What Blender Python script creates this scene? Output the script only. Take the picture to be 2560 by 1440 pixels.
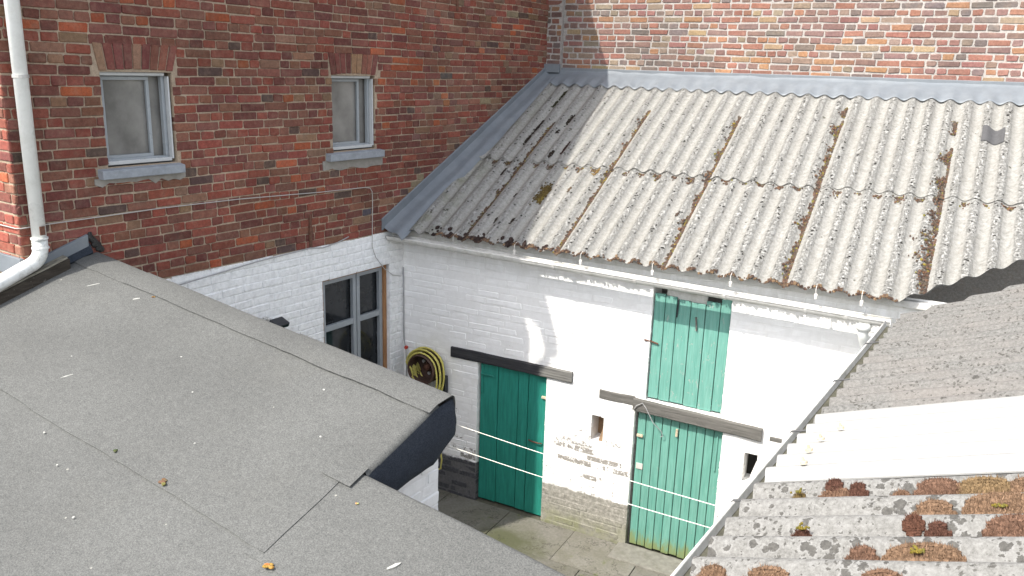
import bpy, math, random
from math import sin, cos, pi, radians, sqrt, floor
from mathutils import Vector, Matrix, noise

# ------------------------------------------------------------------ camera, sky, sun, exposure
scene = bpy.context.scene
col = scene.collection
for o in list(bpy.data.objects):
    bpy.data.objects.remove(o)

CAM = Vector((5.2417, -7.3166, 4.7170))
yaw, pit, roll = -0.48764, 0.25940, 0.03171
fwd = Vector((cos(pit)*sin(yaw), cos(pit)*cos(yaw), -sin(pit)))
rgt = Vector((cos(yaw), -sin(yaw), 0))
upv = rgt.cross(fwd)
r2 = cos(roll)*rgt + sin(roll)*upv
u2 = -sin(roll)*rgt + cos(roll)*upv
cd = bpy.data.cameras.new('camera')
cd.sensor_width = 36
cd.lens = 2079.66/2560*36
cd.clip_start = 0.05
cd.clip_end = 2000
cam = bpy.data.objects.new('camera', cd)
M3 = Matrix((r2, u2, -fwd)).transposed()
cam.matrix_world = Matrix.Translation(CAM) @ M3.to_4x4()
col.objects.link(cam)
scene.camera = cam

SUN = Vector((0.4967, 1.0, -1.34)).normalized()      # the way the light travels
elev = math.asin(-SUN.z)
world = bpy.data.worlds.new('World')
scene.world = world
world.use_nodes = True
wn = world.node_tree
sky = wn.nodes.new('ShaderNodeTexSky')
sky.sky_type = 'NISHITA'
sky.sun_disc = False
sky.sun_elevation = elev
sky.sun_rotation = math.atan2(-SUN.x, -SUN.y)
sky.air_density = 1.0
sky.dust_density = 2.0
sky.ozone_density = 1.0
bg = wn.nodes['Background']
bg.inputs['Strength'].default_value = 0.15
hs = wn.nodes.new('ShaderNodeHueSaturation')        # the camera's white balance: a paler blue sky
hs.inputs['Saturation'].default_value = 0.40
wn.links.new(sky.outputs[0], hs.inputs['Color'])
wn.links.new(hs.outputs[0], bg.inputs[0])
sd = bpy.data.lights.new('sun', 'SUN')
sd.energy = 2.3
sd.angle = radians(0.53)
sd.color = (1.0, 0.95, 0.87)
so = bpy.data.objects.new('sun', sd)
so.rotation_euler = SUN.to_track_quat('-Z', 'Y').to_euler()
so.location = (-10, -20, 30)
col.objects.link(so)
scene.view_settings.view_transform = 'Standard'
scene.view_settings.look = 'None'
scene.view_settings.gamma = 1.0
scene.view_settings.use_curve_mapping = False
scene.view_settings.exposure = 1.55

# ------------------------------------------------------------------ frames
AL = 0.0929                      # the house wall is not quite square to the barn
NV = Vector((cos(AL), -sin(AL), 0))
AV = Vector((sin(AL), cos(AL), 0))
def L(x, y, z):                  # house frame: x out of the wall, y along it, z up
    return NV*x + AV*y + Vector((0, 0, z))
def W(x, y, z):
    return Vector((x, y, z))
rng = random.Random(7)

# ------------------------------------------------------------------ node helpers
class N:
    def __init__(s, name):
        s.m = bpy.data.materials.new(name)
        s.m.use_nodes = True
        s.t = s.m.node_tree
        s.b = s.t.nodes['Principled BSDF']
        s._p = None
    def new(s, t): return s.t.nodes.new(t)
    def put(s, sock, v):
        if v is None: return
        if isinstance(v, bpy.types.NodeSocket): s.t.links.new(v, sock)
        elif isinstance(v, (tuple, list)) and len(v) == 3 and sock.type == 'RGBA': sock.default_value = (*v, 1)
        else: sock.default_value = v
    def pos(s):
        if s._p is None: s._p = s.new('ShaderNodeNewGeometry').outputs['Position']
        return s._p
    def attr(s, name, kind='Color'):
        n = s.new('ShaderNodeAttribute'); n.attribute_name = name
        return n.outputs[kind]
    def sep(s, v):
        n = s.new('ShaderNodeSeparateXYZ'); s.put(n.inputs[0], v); return n.outputs
    def scale(s, v, sc):
        n = s.new('ShaderNodeVectorMath'); n.operation = 'MULTIPLY'
        s.put(n.inputs[0], v); n.inputs[1].default_value = sc; return n.outputs[0]
    def vadd(s, a, b):
        n = s.new('ShaderNodeVectorMath'); n.operation = 'ADD'
        s.put(n.inputs[0], a); s.put(n.inputs[1], b); return n.outputs[0]
    def noise(s, sc, det=4, rough=.55, vec=None, dist=0, out=0):
        n = s.new('ShaderNodeTexNoise')
        s.put(n.inputs['Vector'], vec or s.pos())
        n.inputs['Scale'].default_value = sc; n.inputs['Detail'].default_value = det
        n.inputs['Roughness'].default_value = rough; n.inputs['Distortion'].default_value = dist
        return n.outputs[out]
    def vor(s, sc, vec=None, feat='F1', out='Distance', rand=1):
        n = s.new('ShaderNodeTexVoronoi'); n.feature = feat
        s.put(n.inputs['Vector'], vec or s.pos()); n.inputs['Scale'].default_value = sc
        n.inputs['Randomness'].default_value = rand
        return n.outputs[out]
    def ramp(s, f, stops, interp='LINEAR'):
        n = s.new('ShaderNodeValToRGB'); s.put(n.inputs[0], f)
        e = n.color_ramp.elements; n.color_ramp.interpolation = interp
        while len(e) < len(stops): e.new(.5)
        for k, (p, c) in enumerate(stops):
            e[k].position = p
            e[k].color = (c, c, c, 1) if not isinstance(c, (tuple, list)) else (*c, 1)
        return n.outputs[0]
    def mix(s, f, a, b, mode='MIX'):
        n = s.new('ShaderNodeMix'); n.data_type = 'RGBA'; n.blend_type = mode
        s.put(n.inputs[0], f); s.put(n.inputs[6], a); s.put(n.inputs[7], b)
        return n.outputs[2]
    def op(s, o, a, b=None, c=None, clamp=False):
        n = s.new('ShaderNodeMath'); n.operation = o; n.use_clamp = clamp
        s.put(n.inputs[0], a); s.put(n.inputs[1], b)
        if c is not None: s.put(n.inputs[2], c)
        return n.outputs[0]
    def step(s, v, lo, hi):
        n = s.new('ShaderNodeMapRange'); n.interpolation_type = 'SMOOTHSTEP'
        s.put(n.inputs[0], v); n.inputs[1].default_value = lo; n.inputs[2].default_value = hi
        return n.outputs[0]
    def bump(s, h, st=.5, d=.01, prev=None):
        n = s.new('ShaderNodeBump'); n.inputs['Strength'].default_value = st
        n.inputs['Distance'].default_value = d; s.put(n.inputs['Height'], h)
        if prev is not None: s.put(n.inputs['Normal'], prev)
        return n.outputs[0]
    def done(s, c=None, rough=.8, normal=None, spec=.3, metal=0):
        s.put(s.b.inputs['Base Color'], c); s.put(s.b.inputs['Roughness'], rough)
        s.put(s.b.inputs['Normal'], normal); s.b.inputs['Specular IOR Level'].default_value = spec
        s.b.inputs['Metallic'].default_value = metal
        return s.m

# ------------------------------------------------------------------ materials
def m_brick(name, paint=False, mortar=None, spotty=.5, pale=0.0):
    n = N(name)
    base = n.attr('Col') if mortar is None else mortar
    f1 = n.noise(38, 5, .65)
    f2 = n.noise(160, 3, .6)
    c = n.mix(1, base, n.ramp(f1, [(.25, .66), (.55, 1.0), (.8, 1.28)]), 'MULTIPLY')
    c = n.mix(1, c, n.ramp(f2, [(.3, .78), (.6, 1.08)]), 'MULTIPLY')
    # soot and pale bloom of lime in patches
    c = n.mix(n.ramp(n.noise(7, 5, .7), [(.55, 0), (.8, spotty)]), c, (.10, .075, .062))
    c = n.mix(n.ramp(n.noise(16, 6, .75), [(.48, pale), (.75, .30+pale)]), c, (.34, .23, .165))
    c = n.mix(1, c, n.ramp(n.noise(1.1, 5, .65), [(.3, .80), (.7, 1.16)]), 'MULTIPLY')
    h = n.op('ADD', n.op('MULTIPLY', f1, 1.0), n.op('MULTIPLY', f2, .5))
    if paint:
        z = n.sep(n.pos())[2]
        e = n.op('ADD', z, n.op('MULTIPLY', n.op('SUBTRACT', n.noise(26, 5, .7), .5), .055))
        wn_ = n.ramp(n.noise(22, 6, .7), [(.3, (.62, .62, .61)), (.6, (.80, .80, .79))])
        wn_ = n.mix(n.ramp(n.noise(55, 5, .8), [(.66, 0), (.74, .75)]), wn_, (.33, .30, .28))
        c = n.mix(n.step(e, 2.977, 2.963), c, wn_)
    return n.done(c, .88, n.bump(h, .55, .006), .25)

def m_whitewash(name, joint=0.0):
    n = N(name)
    p = n.pos(); x, y, z = n.sep(p)[:3]
    f = n.noise(14, 6, .65)
    c = n.ramp(f, [(.25, (.74, .735, .715)), (.6, (.82, .815, .80))])
    c = n.mix(n.ramp(n.noise(3.2, 5, .6), [(.45, .0), (.8, .28)]), c, (.62, .60, .56))
    # flaked paint: more of it low down
    low = n.op('MULTIPLY', n.step(z, 1.25, .45), n.ramp(n.noise(1.9, 4, .6), [(.38, .35), (.60, 1.0)]))
    fl = n.noise(21, 8, .78)
    thr = n.op('SUBTRACT', .715, n.op('MULTIPLY', low, .185))
    wear = n.sep(n.attr('Col', 'Vector'))[0]           # bricks that have lost their paint
    flake = n.step(n.op('ADD', n.op('SUBTRACT', fl, thr), n.op('MULTIPLY', wear, .24)), .0, .045)
    c = n.mix(n.op('MULTIPLY', flake, .85), c, n.ramp(n.noise(60, 3), [(.3, (.11, .098, .08)), (.7, (.24, .215, .185))]))
    # brick showing raw in a few bare spots
    raw = n.step(n.op('SUBTRACT', n.noise(4.3, 4, .8, n.vadd(p, (3.1, 0, 1.7))), .70), 0, .02)
    c = n.mix(n.op('MULTIPLY', raw, .8), c, (.42, .17, .10))
    # tarred plinth, worn grey and mossy towards the right-hand door
    e = n.op('ADD', z, n.op('MULTIPLY', n.op('SUBTRACT', n.noise(9, 5, .7), .5), .10))
    pl = n.step(e, .46, .43)
    tar = n.ramp(n.noise(30, 6, .75), [(.3, (.035, .036, .042)), (.6, (.085, .085, .09)), (.75, (.17, .16, .15))])
    worn = n.ramp(n.noise(24, 7, .78), [(.3, (.12, .115, .10)), (.5, (.24, .23, .20)), (.68, (.42, .40, .36))])
    worn = n.mix(n.op('MULTIPLY', n.step(z, .30, .0), n.ramp(n.noise(6, 5, .7), [(.35, 0), (.6, .75)])), worn, (.17, .18, .08))
    wf = n.step(x, 1.2, 1.75)
    c = n.mix(pl, c, n.mix(wf, tar, worn))
    # soot run under the gutter
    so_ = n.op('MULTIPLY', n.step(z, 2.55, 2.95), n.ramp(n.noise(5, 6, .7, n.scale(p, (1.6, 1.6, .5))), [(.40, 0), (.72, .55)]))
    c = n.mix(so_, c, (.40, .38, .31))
    if joint: c = n.mix(joint, c, (.46, .44, .41))
    h = n.op('ADD', n.op('MULTIPLY', n.noise(30, 6, .65), .8), n.op('MULTIPLY', flake, -.35))
    return n.done(c, .85, n.bump(h, .5, .006), .25)

def m_fibre(name, kind):
    n = N(name)
    s = n.attr('suv', 'Vector'); u, v, h = n.sep(s)[:3]
    p = n.pos()
    if kind == 'barn':
        c = n.ramp(n.noise(30, 7, .78), [(.30, (.15, .145, .13)), (.44, (.255, .248, .228)), (.62, (.335, .33, .31))])
        c = n.mix(n.ramp(n.noise(1.7, 5, .6), [(.40, 0), (.75, .35)]), c, (.235, .225, .20))
        # crusty lichen on the crests, bare sheet in the valleys
        cr = n.step(h, -.15, .85)
        crust = n.ramp(n.noise(46, 5, .8), [(.42, 0), (.52, 1)])
        c = n.mix(n.op('MULTIPLY', n.op('MULTIPLY', cr, crust), .8), c, (.40, .395, .375))
        v1 = n.vor(21, n.vadd(p, n.scale(n.noise(26, 3, out=1), (.05, .05, .05))))
        sp = n.op('MULTIPLY', n.step(v1, .31, .20), n.op('MULTIPLY', n.op('ADD', n.op('MULTIPLY', cr, .95), .10), n.step(n.noise(11, 3), .44, .52)))
        c = n.mix(sp, c, (.055, .053, .048))
        v2 = n.vor(9, p); r2_ = n.op('MULTIPLY', n.op('SUBTRACT', n.noise(4.1, 2), .50), .9)
        c = n.mix(n.op('MULTIPLY', n.step(n.op('SUBTRACT', r2_, v2), .0, .012), .85), c, (.085, .082, .065))
        # green algae under the house wall, brown dust along the laps
        xw = n.sep(p)[0]
        c = n.mix(n.op('MULTIPLY', n.step(xw, .75, .2), n.ramp(n.noise(5, 4), [(.4, 0), (.65, .55)])), c, (.15, .155, .085))
        c = n.mix(n.ramp(n.noise(5.5, 6, .8), [(.63, 0), (.74, .5)]), c, (.19, .145, .11))
        hb = n.op('ADD', n.op('ADD', n.noise(30, 7, .75), n.op('MULTIPLY', n.op('MULTIPLY', cr, crust), .8)), n.op('MULTIPLY', sp, -1.2))
        return n.done(c, .95, n.bump(hb, .9, .018), .12)
    if kind == 'far':
        c = n.ramp(n.noise(60, 7, .78), [(.28, (.075, .073, .068)), (.45, (.132, .129, .122)), (.65, (.20, .196, .185))])
        c = n.mix(n.ramp(n.noise(2.5, 5, .6), [(.4, 0), (.7, .45)]), c, (.19, .17, .155))
    else:
        c = n.ramp(n.noise(60, 8, .78), [(.28, (.085, .082, .075)), (.46, (.158, .154, .144)), (.64, (.235, .231, .218))])
        c = n.mix(n.ramp(n.noise(7, 6, .7), [(.45, 0), (.7, .45)]), c, (.255, .25, .24))
    dv = n.vadd(p, n.scale(n.noise(38, 5, .75, out=1), (.045, .045, .045)))
    w = 17 if kind == 'far' else 19
    v2 = n.vor(w, dv); rr = n.op('MULTIPLY', n.op('SUBTRACT', n.noise(3.1, 3, .6), .33 if kind != 'far' else .5), 2.0)
    spot = n.step(n.op('SUBTRACT', n.op('MINIMUM', rr, .42), v2), -.0, .05)
    v3 = n.vor(44, dv); r3 = n.op('MULTIPLY', n.op('SUBTRACT', n.noise(8, 3), .37), 1.9)
    spot2 = n.step(n.op('SUBTRACT', n.op('MINIMUM', r3, .36), v3), -.0, .06)
    halo = n.step(n.op('SUBTRACT', n.op('ADD', n.op('MINIMUM', rr, .42), .12), v2), 0, .05)
    if kind != 'far':
        c = n.mix(n.op('MULTIPLY', halo, .28), c, (.29, .285, .275))
    lc = n.ramp(n.noise(70, 5, .7), [(.3, (.035, .033, .030)), (.7, (.11, .105, .095))])
    c = n.mix(n.op('MULTIPLY', n.op('MAXIMUM', spot, spot2), .9), c, lc)
    hb = n.op('ADD', n.noise(80, 6, .75), n.op('MULTIPLY', spot, .6))
    return n.done(c, .95, n.bump(hb, .6, .006), .12)

def m_plain(name, c, rough=.6, var=.25, sc=20, metal=0, spec=.4, bump=.15, dirt=None, dirt_amt=.5, dirt_sc=6):
    n = N(name)
    f = n.noise(sc, 5, .65)
    cc = n.mix(1, c, n.ramp(f, [(.25, 1-var), (.7, 1+var*.6)]), 'MULTIPLY')
    if dirt:
        cc = n.mix(n.ramp(n.noise(dirt_sc, 6, .75), [(.48, 0), (.72, dirt_amt)]), cc, dirt)
    return n.done(cc, n.ramp(n.noise(sc*.7, 3), [(.3, max(rough-.12, .02)), (.7, min(rough+.12, 1))]), n.bump(f, bump, .004), spec, metal)

def m_felt(name, c0, c1, dark=False):
    n = N(name)
    p = n.pos()
    g = n.noise(150, 4, .75)
    c = n.ramp(g, [(.34, c0), (.66, c1)])
    c = n.mix(1, c, n.ramp(n.noise(1.3, 4, .55), [(.3, .90), (.7, 1.07)]), 'MULTIPLY')
    c = n.mix(1, c, n.ramp(n.noise(34, 4, .6), [(.3, .90), (.7, 1.08)]), 'MULTIPLY')
    if not dark:
        v = n.vor(13, p); r = n.op('MULTIPLY', n.op('SUBTRACT', n.noise(5.3, 2), .54), .6)
        c = n.mix(n.step(n.op('SUBTRACT', r, v), 0, .02), c, (.24, .235, .21))
        c = n.mix(n.op('MULTIPLY', n.step(n.noise(7, 4, .7, n.vadd(p, (4, 2, 7))), .72, .78), .5), c, (.21, .185, .10))
        c = n.mix(n.ramp(n.noise(1.1, 6, .7), [(.55, 0), (.8, .16)]), c, (.15, .145, .125))
    return n.done(c, .92, n.bump(g, .35, .003), .2)

def m_paint(name, c0, c1, chip, amt, moss=False, streak=60):
    n = N(name)
    p = n.pos()
    g = n.noise(10, 6, .65, n.scale(p, (3, 3, .35)))
    c = n.ramp(g, [(.28, c0), (.72, c1)])
    c = n.mix(1, c, n.ramp(n.noise(28, 4, .6, n.scale(p, (2.4, 2.4, .12))), [(.3, .84), (.7, 1.1)]), 'MULTIPLY')
    fl = n.noise(17, 8, .72, n.scale(p, (1.6, 1.6, .7)))
    k = n.step(fl, .70-amt, .725-amt)
    c = n.mix(n.op('MULTIPLY', k, .85), c, chip)
    k2 = n.step(n.noise(46, 6, .7, n.scale(p, (1.4, 1.4, .5))), .70, .74)
    c = n.mix(n.op('MULTIPLY', k2, .55), c, n.mix(1, c, (.35, .35, .35), 'MULTIPLY'))
    if moss:
        z = n.sep(p)[2]
        e = n.op('ADD', z, n.op('MULTIPLY', n.op('SUBTRACT', n.noise(11, 6, .75, n.scale(p, (2, 2, .5))), .5), .55))
        c = n.mix(n.op('MULTIPLY', n.step(e, .18, .03), .8), c, (.19, .20, .06))
    h = n.op('ADD', n.op('MULTIPLY', g, .5), n.op('MULTIPLY', k, -.6))
    return n.done(c, .62, n.bump(h, .35, .004), .35)

def m_wood(name, c0, c1, along=(.15, 3, 3)):
    n = N(name)
    p = n.pos()
    g = n.noise(16, 7, .7, n.scale(p, along))
    c = n.ramp(g, [(.3, c0), (.7, c1)])
    c = n.mix(n.ramp(n.noise(26, 6, .75), [(.62, 0), (.74, .5)]), c, (.40, .38, .35))
    return n.done(c, .85, n.bump(g, .7, .01), .2)

def m_tarred(name):
    n = N(name)
    p = n.pos(); x = n.sep(p)[0]
    g = n.noise(16, 7, .7, n.scale(p, (.15, 3, 3)))
    c = n.ramp(g, [(.3, (.016, .017, .021)), (.7, (.055, .054, .055))])
    e = n.op('ADD', x, n.op('MULTIPLY', n.op('SUBTRACT', n.noise(8, 6, .75), .5), .25))
    c = n.mix(n.step(e, 1.70, 1.80), c, n.ramp(g, [(.3, (.10, .098, .092)), (.7, (.20, .195, .18))]))
    c = n.mix(n.ramp(n.noise(30, 6, .75), [(.62, 0), (.74, .4)]), c, (.24, .23, .21))
    return n.done(c, .85, n.bump(g, .7, .01), .2)

def m_slab(name):
    n = N(name)
    p = n.pos()
    c = n.mix(1, n.attr('Col'), n.ramp(n.noise(40, 6, .7), [(.3, .75), (.7, 1.15)]), 'MULTIPLY')
    c = n.mix(n.ramp(n.noise(2.4, 6, .7), [(.42, 0), (.66, .6)]), c, (.11, .105, .075))
    c = n.mix(n.op('MULTIPLY', n.step(n.noise(3.1, 6, .75, n.vadd(p, (9, 4, 0))), .58, .68), .75), c, (.10, .115, .035))
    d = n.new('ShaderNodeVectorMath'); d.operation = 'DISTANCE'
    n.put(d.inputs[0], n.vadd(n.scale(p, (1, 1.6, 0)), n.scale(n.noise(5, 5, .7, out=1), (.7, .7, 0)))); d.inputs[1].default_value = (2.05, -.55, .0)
    c = n.mix(n.op('MULTIPLY', n.step(d.outputs['Value'], .60, .12), .8), c, (.060, .066, .028))  # moss-toned dark patch painted in for the shadow across the slabs
    cr = n.op('ABSOLUTE', n.op('SUBTRACT', n.noise(1.6, 7, .7), .5))
    c = n.mix(n.op('MULTIPLY', n.step(cr, .008, .002), .7), c, (.035, .032, .025))
    return n.done(c, .88, n.bump(n.noise(55, 6, .7), .4, .005), .25)

def m_moss(name):
    n = N(name)
    c = n.mix(1, n.attr('Col'), n.ramp(n.noise(130, 4, .7), [(.3, .55), (.7, 1.35)]), 'MULTIPLY')
    return n.done(c, .95, n.bump(n.noise(220, 3), .6, .004), .1)

def m_pane(name, c, var, rough):
    n = N(name)
    p = n.pos()
    cc = n.mix(1, c, n.ramp(n.noise(3.5, 5, .6), [(.3, 1-var), (.7, 1+var)]), 'MULTIPLY')
    return n.done(cc, n.ramp(n.noise(9, 4), [(.35, rough), (.7, rough+.1)]), None, .5)

MT = dict(
    brick=m_brick('house_brick', True),
    mortar=m_brick('house_mortar', True, (.355, .28, .205), .5),
    brick_c=m_brick('rear_brick', False, None, .18, .06),
    mortar_c=m_brick('rear_mortar', False, (.365, .34, .315), .10),
    white=m_whitewash('whitewash'),
    white_j=m_whitewash('whitewash_joint', .12),
    fibre=m_fibre('barn_fibre_cement', 'barn'),
    fibre_far=m_fibre('grey_fibre_cement', 'far'),
    fibre_near=m_fibre('lichened_fibre_cement', 'near'),
    sheet_white=m_plain('white_sheet', (.285, .283, .272), .5, .04, 30, dirt=(.5, .48, .42), dirt_amt=.25, dirt_sc=25),
    zinc=m_plain('zinc', (.146, .163, .180), .5, .14, 7, .0, .5, .06, dirt=(.205, .22, .23), dirt_amt=.4, dirt_sc=5),
    lead=m_plain('lead', (.072, .072, .074), .7, .15, 30),
    pvc=m_plain('white_pipe', (.74, .75, .73), .35, .06, 10, dirt=(.46, .46, .42), dirt_amt=.35, dirt_sc=9),
    pvc_dirty=m_plain('weathered_pipe', (.66, .665, .64), .5, .1, 14, dirt=(.20, .20, .16), dirt_amt=.7, dirt_sc=16),
    gutter=m_plain('gutter_grey', (.56, .55, .52), .55, .14, 12, dirt=(.26, .25, .19), dirt_amt=.6, dirt_sc=7),
    felt=m_felt('mineral_felt', (.058, .060, .058), (.142, .142, .135)),
    bitumen=m_felt('bitumen_felt', (.014, .018, .025), (.038, .045, .058), True),
    tar=m_plain('tar', (.018, .017, .016), .5, .3, 20),
    green_dark=m_paint('dark_green_paint', (.010, .15, .112), (.022, .235, .185), (.05, .07, .055), .0),
    green_pale=m_paint('faded_green_paint', (.10, .275, .225), (.165, .35, .295), (.30, .335, .30), .095),
    green_mid=m_paint('weathered_green_paint', (.088, .258, .207), (.155, .34, .283), (.26, .32, .27), .05, True),
    beam=m_tarred('tarred_beam'),
    beam_grey=m_wood('grey_beam', (.07, .068, .062), (.17, .162, .148)),
    timber=m_wood('brown_timber', (.22, .105, .045), (.40, .22, .11), (3, 3, .3)),
    oldwood=m_wood('old_board', (.10, .09, .07), (.33, .31, .25), (3, .3, 3)),
    deck_shade_wood=m_wood('deck_shade_board', (.022, .018, .013), (.06, .05, .04), (3, .3, 3)),
    frame=m_plain('grey_frame', (.28, .30, .315), .35, .06, 12),
    frame_white=m_plain('white_frame', (.45, .46, .46), .3, .05, 12),
    stone=m_plain('sill_stone', (.25, .27, .295), .7, .2, 20, dirt=(.14, .145, .15), dirt_amt=.45),
    cement=m_plain('cement_render', (.25, .235, .21), .85, .2, 22),
    pane=m_pane('screened_glass', (.175, .168, .155), .35, .12),
    pane_dark=m_pane('dark_glass', (.018, .020, .022), .4, .03),
    rust=m_plain('rust', (.12, .055, .035), .85, .4, 40),
    drum=m_plain('rusty_drum', (.075, .045, .035), .7, .4, 26, dirt=(.17, .07, .04)),
    hose=m_plain('yellow_hose', (.56, .50, .13), .45, .12, 20),
    rope=m_plain('rope', (.72, .69, .60), .8, .1, 60),
    cable=m_plain('cable', (.40, .385, .36), .6, .1, 30),
    cable_grey=m_plain('grey_cable', (.33, .33, .33), .6, .1, 30),
    black=m_plain('black_housing', (.025, .027, .032), .4, .2, 20),
    steel=m_plain('galvanised', (.45, .44, .42), .45, .2, 20, .3),
    ochre=m_plain('flaked_latch', (.50, .42, .30), .7, .3, 40),
    red=m_plain('red_paint', (.45, .05, .03), .5, .2, 30),
    cap=m_plain('white_cap', (.50, .485, .45), .5, .05, 20),
    stone_step=m_plain('stone_step', (.19, .182, .158), .9, .3, 18, dirt=(.10, .098, .07), dirt_amt=.6),
    dropping=m_plain('dropping', (.36, .36, .33), .8, .2, 60),
    dark=m_plain('dark_interior', (.03, .028, .025), .95, .2, 10),
    ochrevent=m_plain('vent_render', (.30, .20, .12), .95, .3, 18),
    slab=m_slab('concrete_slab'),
    soil=m_plain('joint_soil', (.085, .082, .06), .95, .4, 25),
    moss=m_moss('moss'),
    rooftile=m_plain('roof_tile', (.16, .07, .05), .8, .2, 20),
)

# ------------------------------------------------------------------ mesh helpers
class MB:
    def __init__(s): s.v = []; s.f = []; s.c = []; s.s = []
    def add(s, vs, fs, c=None, suv=None):
        o = len(s.v)
        s.v += [Vector(v) for v in vs]
        s.f += [tuple(i+o for i in f) for f in fs]
        if c is not None: s.c += [c]*len(vs) if not isinstance(c[0], (tuple, list)) else list(c)
        if suv is not None: s.s += suv
    def box(s, F, x0, x1, y0, y1, z0, z1, c=None):
        s.add([F(x, y, z) for z in (z0, z1) for y in (y0, y1) for x in (x0, x1)],
              [(0, 2, 3, 1), (4, 5, 7, 6), (0, 1, 5, 4), (2, 6, 7, 3), (0, 4, 6, 2), (1, 3, 7, 5)], c)
    def prism(s, pts_a, pts_b, c=None):           # two matching outlines -> closed solid
        n = len(pts_a)
        s.add(list(pts_a)+list(pts_b), [tuple(reversed(range(n))), tuple(range(n, 2*n))] +
              [(i, (i+1) % n, n+(i+1) % n, n+i) for i in range(n)], c)
    def tube(s, pts, r, seg=8, c=None, caps=True):
        pts = [Vector(p) for p in pts]
        o = len(s.v); ring = []
        n = len(pts); up = None
        for i, p in enumerate(pts):
            d = (pts[min(i+1, n-1)]-pts[max(i-1, 0)]).normalized()
            if up is None:
                up = Vector((0, 0, 1)) if abs(d.z) < .9 else Vector((1, 0, 0))
            a = d.cross(up).normalized(); b = a.cross(d).normalized(); up = b
            rr = r[i] if isinstance(r, (list, tuple)) else r
            ring.append([p+(a*cos(2*pi*k/seg)+b*sin(2*pi*k/seg))*rr for k in range(seg)])
        vs = [v for g in ring for v in g]
        fs = [(i*seg+k, i*seg+(k+1) % seg, (i+1)*seg+(k+1) % seg, (i+1)*seg+k) for i in range(n-1) for k in range(seg)]
        if caps: fs += [tuple(reversed(range(seg))), tuple(range((n-1)*seg, n*seg))]
        s.add(vs, fs, c)
    def blob(s, p, rx, ry, rz, c, ax=None):        # squashed, knobbly 20-face lump
        t = (1+sqrt(5))/2; q = sqrt(1+t*t)
        vs = []
        for x, y, z in ICO:
            k = 1+rng.uniform(-.22, .22)
            d = Vector((x/q*rx*k, y/q*ry*k, z/q*rz*k))
            if ax: d = ax[0]*d.x+ax[1]*d.y+ax[2]*d.z
            vs.append(p+d)
        s.add(vs, ICOF, c)
    def build(s, name, mat, parent=None, smooth=False, bevel=0, **tags):
        if not s.v: return None
        mn = Vector((min(v.x for v in s.v), min(v.y for v in s.v), min(v.z for v in s.v)))
        mx = Vector((max(v.x for v in s.v), max(v.y for v in s.v), max(v.z for v in s.v)))
        ce = (mn+mx)/2
        if parent is None: ce.z = mn.z
        me = bpy.data.meshes.new(name)
        me.from_pydata([v-ce for v in s.v], [], s.f)
        if s.c:
            a = me.attributes.new('Col', 'FLOAT_COLOR', 'POINT')
            a.data.foreach_set('color', [x for c in s.c for x in (c[0], c[1], c[2], 1)])
        if s.s:
            a = me.attributes.new('suv', 'FLOAT_VECTOR', 'POINT')
            a.data.foreach_set('vector', [x for c in s.s for x in c])
        if smooth: me.polygons.foreach_set('use_smooth', [True]*len(me.polygons))
        me.materials.append(MT[mat] if isinstance(mat, str) else mat)
        me.update()
        o = bpy.data.objects.new(name, me)
        col.objects.link(o)
        if parent is not None:
            o.parent = parent
            o.location = ce-wloc(parent)
        else: o.location = ce
        if bevel:
            b = o.modifiers.new('bevel', 'BEVEL'); b.width = bevel; b.segments = 2; b.limit_method = 'ANGLE'
        for k, v in tags.items(): o[k] = v
        return o
g = (1+sqrt(5))/2
ICO = [(-1, g, 0), (1, g, 0), (-1, -g, 0), (1, -g, 0), (0, -1, g), (0, 1, g), (0, -1, -g), (0, 1, -g), (g, 0, -1), (g, 0, 1), (-g, 0, -1), (-g, 0, 1)]
ICOF = [(0, 11, 5), (0, 5, 1), (0, 1, 7), (0, 7, 10), (0, 10, 11), (1, 5, 9), (5, 11, 4), (11, 10, 2), (10, 7, 6), (7, 1, 8), (3, 9, 4), (3, 4, 2), (3, 2, 6), (3, 6, 8), (3, 8, 9), (4, 9, 5), (2, 4, 11), (6, 2, 10), (8, 6, 7), (9, 8, 1)]
def wloc(o):
    p = o.location.copy()
    while o.parent: o = o.parent; p += o.location
    return p
def thing(name, label, cat, loc, group=None):
    o = bpy.data.objects.new(name, None); col.objects.link(o); o.location = loc
    o.empty_display_size = .3
    o['label'] = label; o['category'] = cat
    if group: o['group'] = group
    return o
def box(name, mat, parent, F, x0, x1, y0, y1, z0, z1, bevel=.004, **t):
    m = MB(); m.box(F, x0, x1, y0, y1, z0, z1); return m.build(name, mat, parent, bevel=bevel, **t)
def n3(x, y, z): return noise.noise(Vector((x, y, z)))

# ------------------------------------------------------------------ masonry
def lay(u0, u1, z0, z1, ch, ls, lh, holes, joint, r, mixp=.12):
    out = []; k = 0; z = z0
    while z < z1-.02:
        zt = min(z+ch, z1)
        st = (k % 2 == 0)
        u = u0-r.uniform(0, ls if st else lh)*.8
        while u < u1:
            ln = (ls if st else lh)
            if r.random() < mixp: ln = lh if st else ls
            ln *= r.uniform(.90, 1.10)
            segs = [(max(u, u0), min(u+ln-joint, u1))]
            for h in holes:
                if min(zt, h[3])-max(z, h[2]) > .45*ch:
                    ns = []
                    for a, b in segs:
                        if b <= h[0] or a >= h[1]: ns.append((a, b)); continue
                        if a < h[0]: ns.append((a, h[0]))
                        if b > h[1]: ns.append((h[1], b))
                    segs = ns
            for a, b in segs:
                if b-a > .03:
                    edge = any((abs(b-h[0]) < .004 or abs(a-h[1]) < .004) and min(zt, h[3])-max(z, h[2]) > .3*ch for h in holes)
                    out.append((a, b, z+joint*.5, zt-joint*.5, edge))
            u += ln
        z = zt; k += 1
    return out
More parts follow.
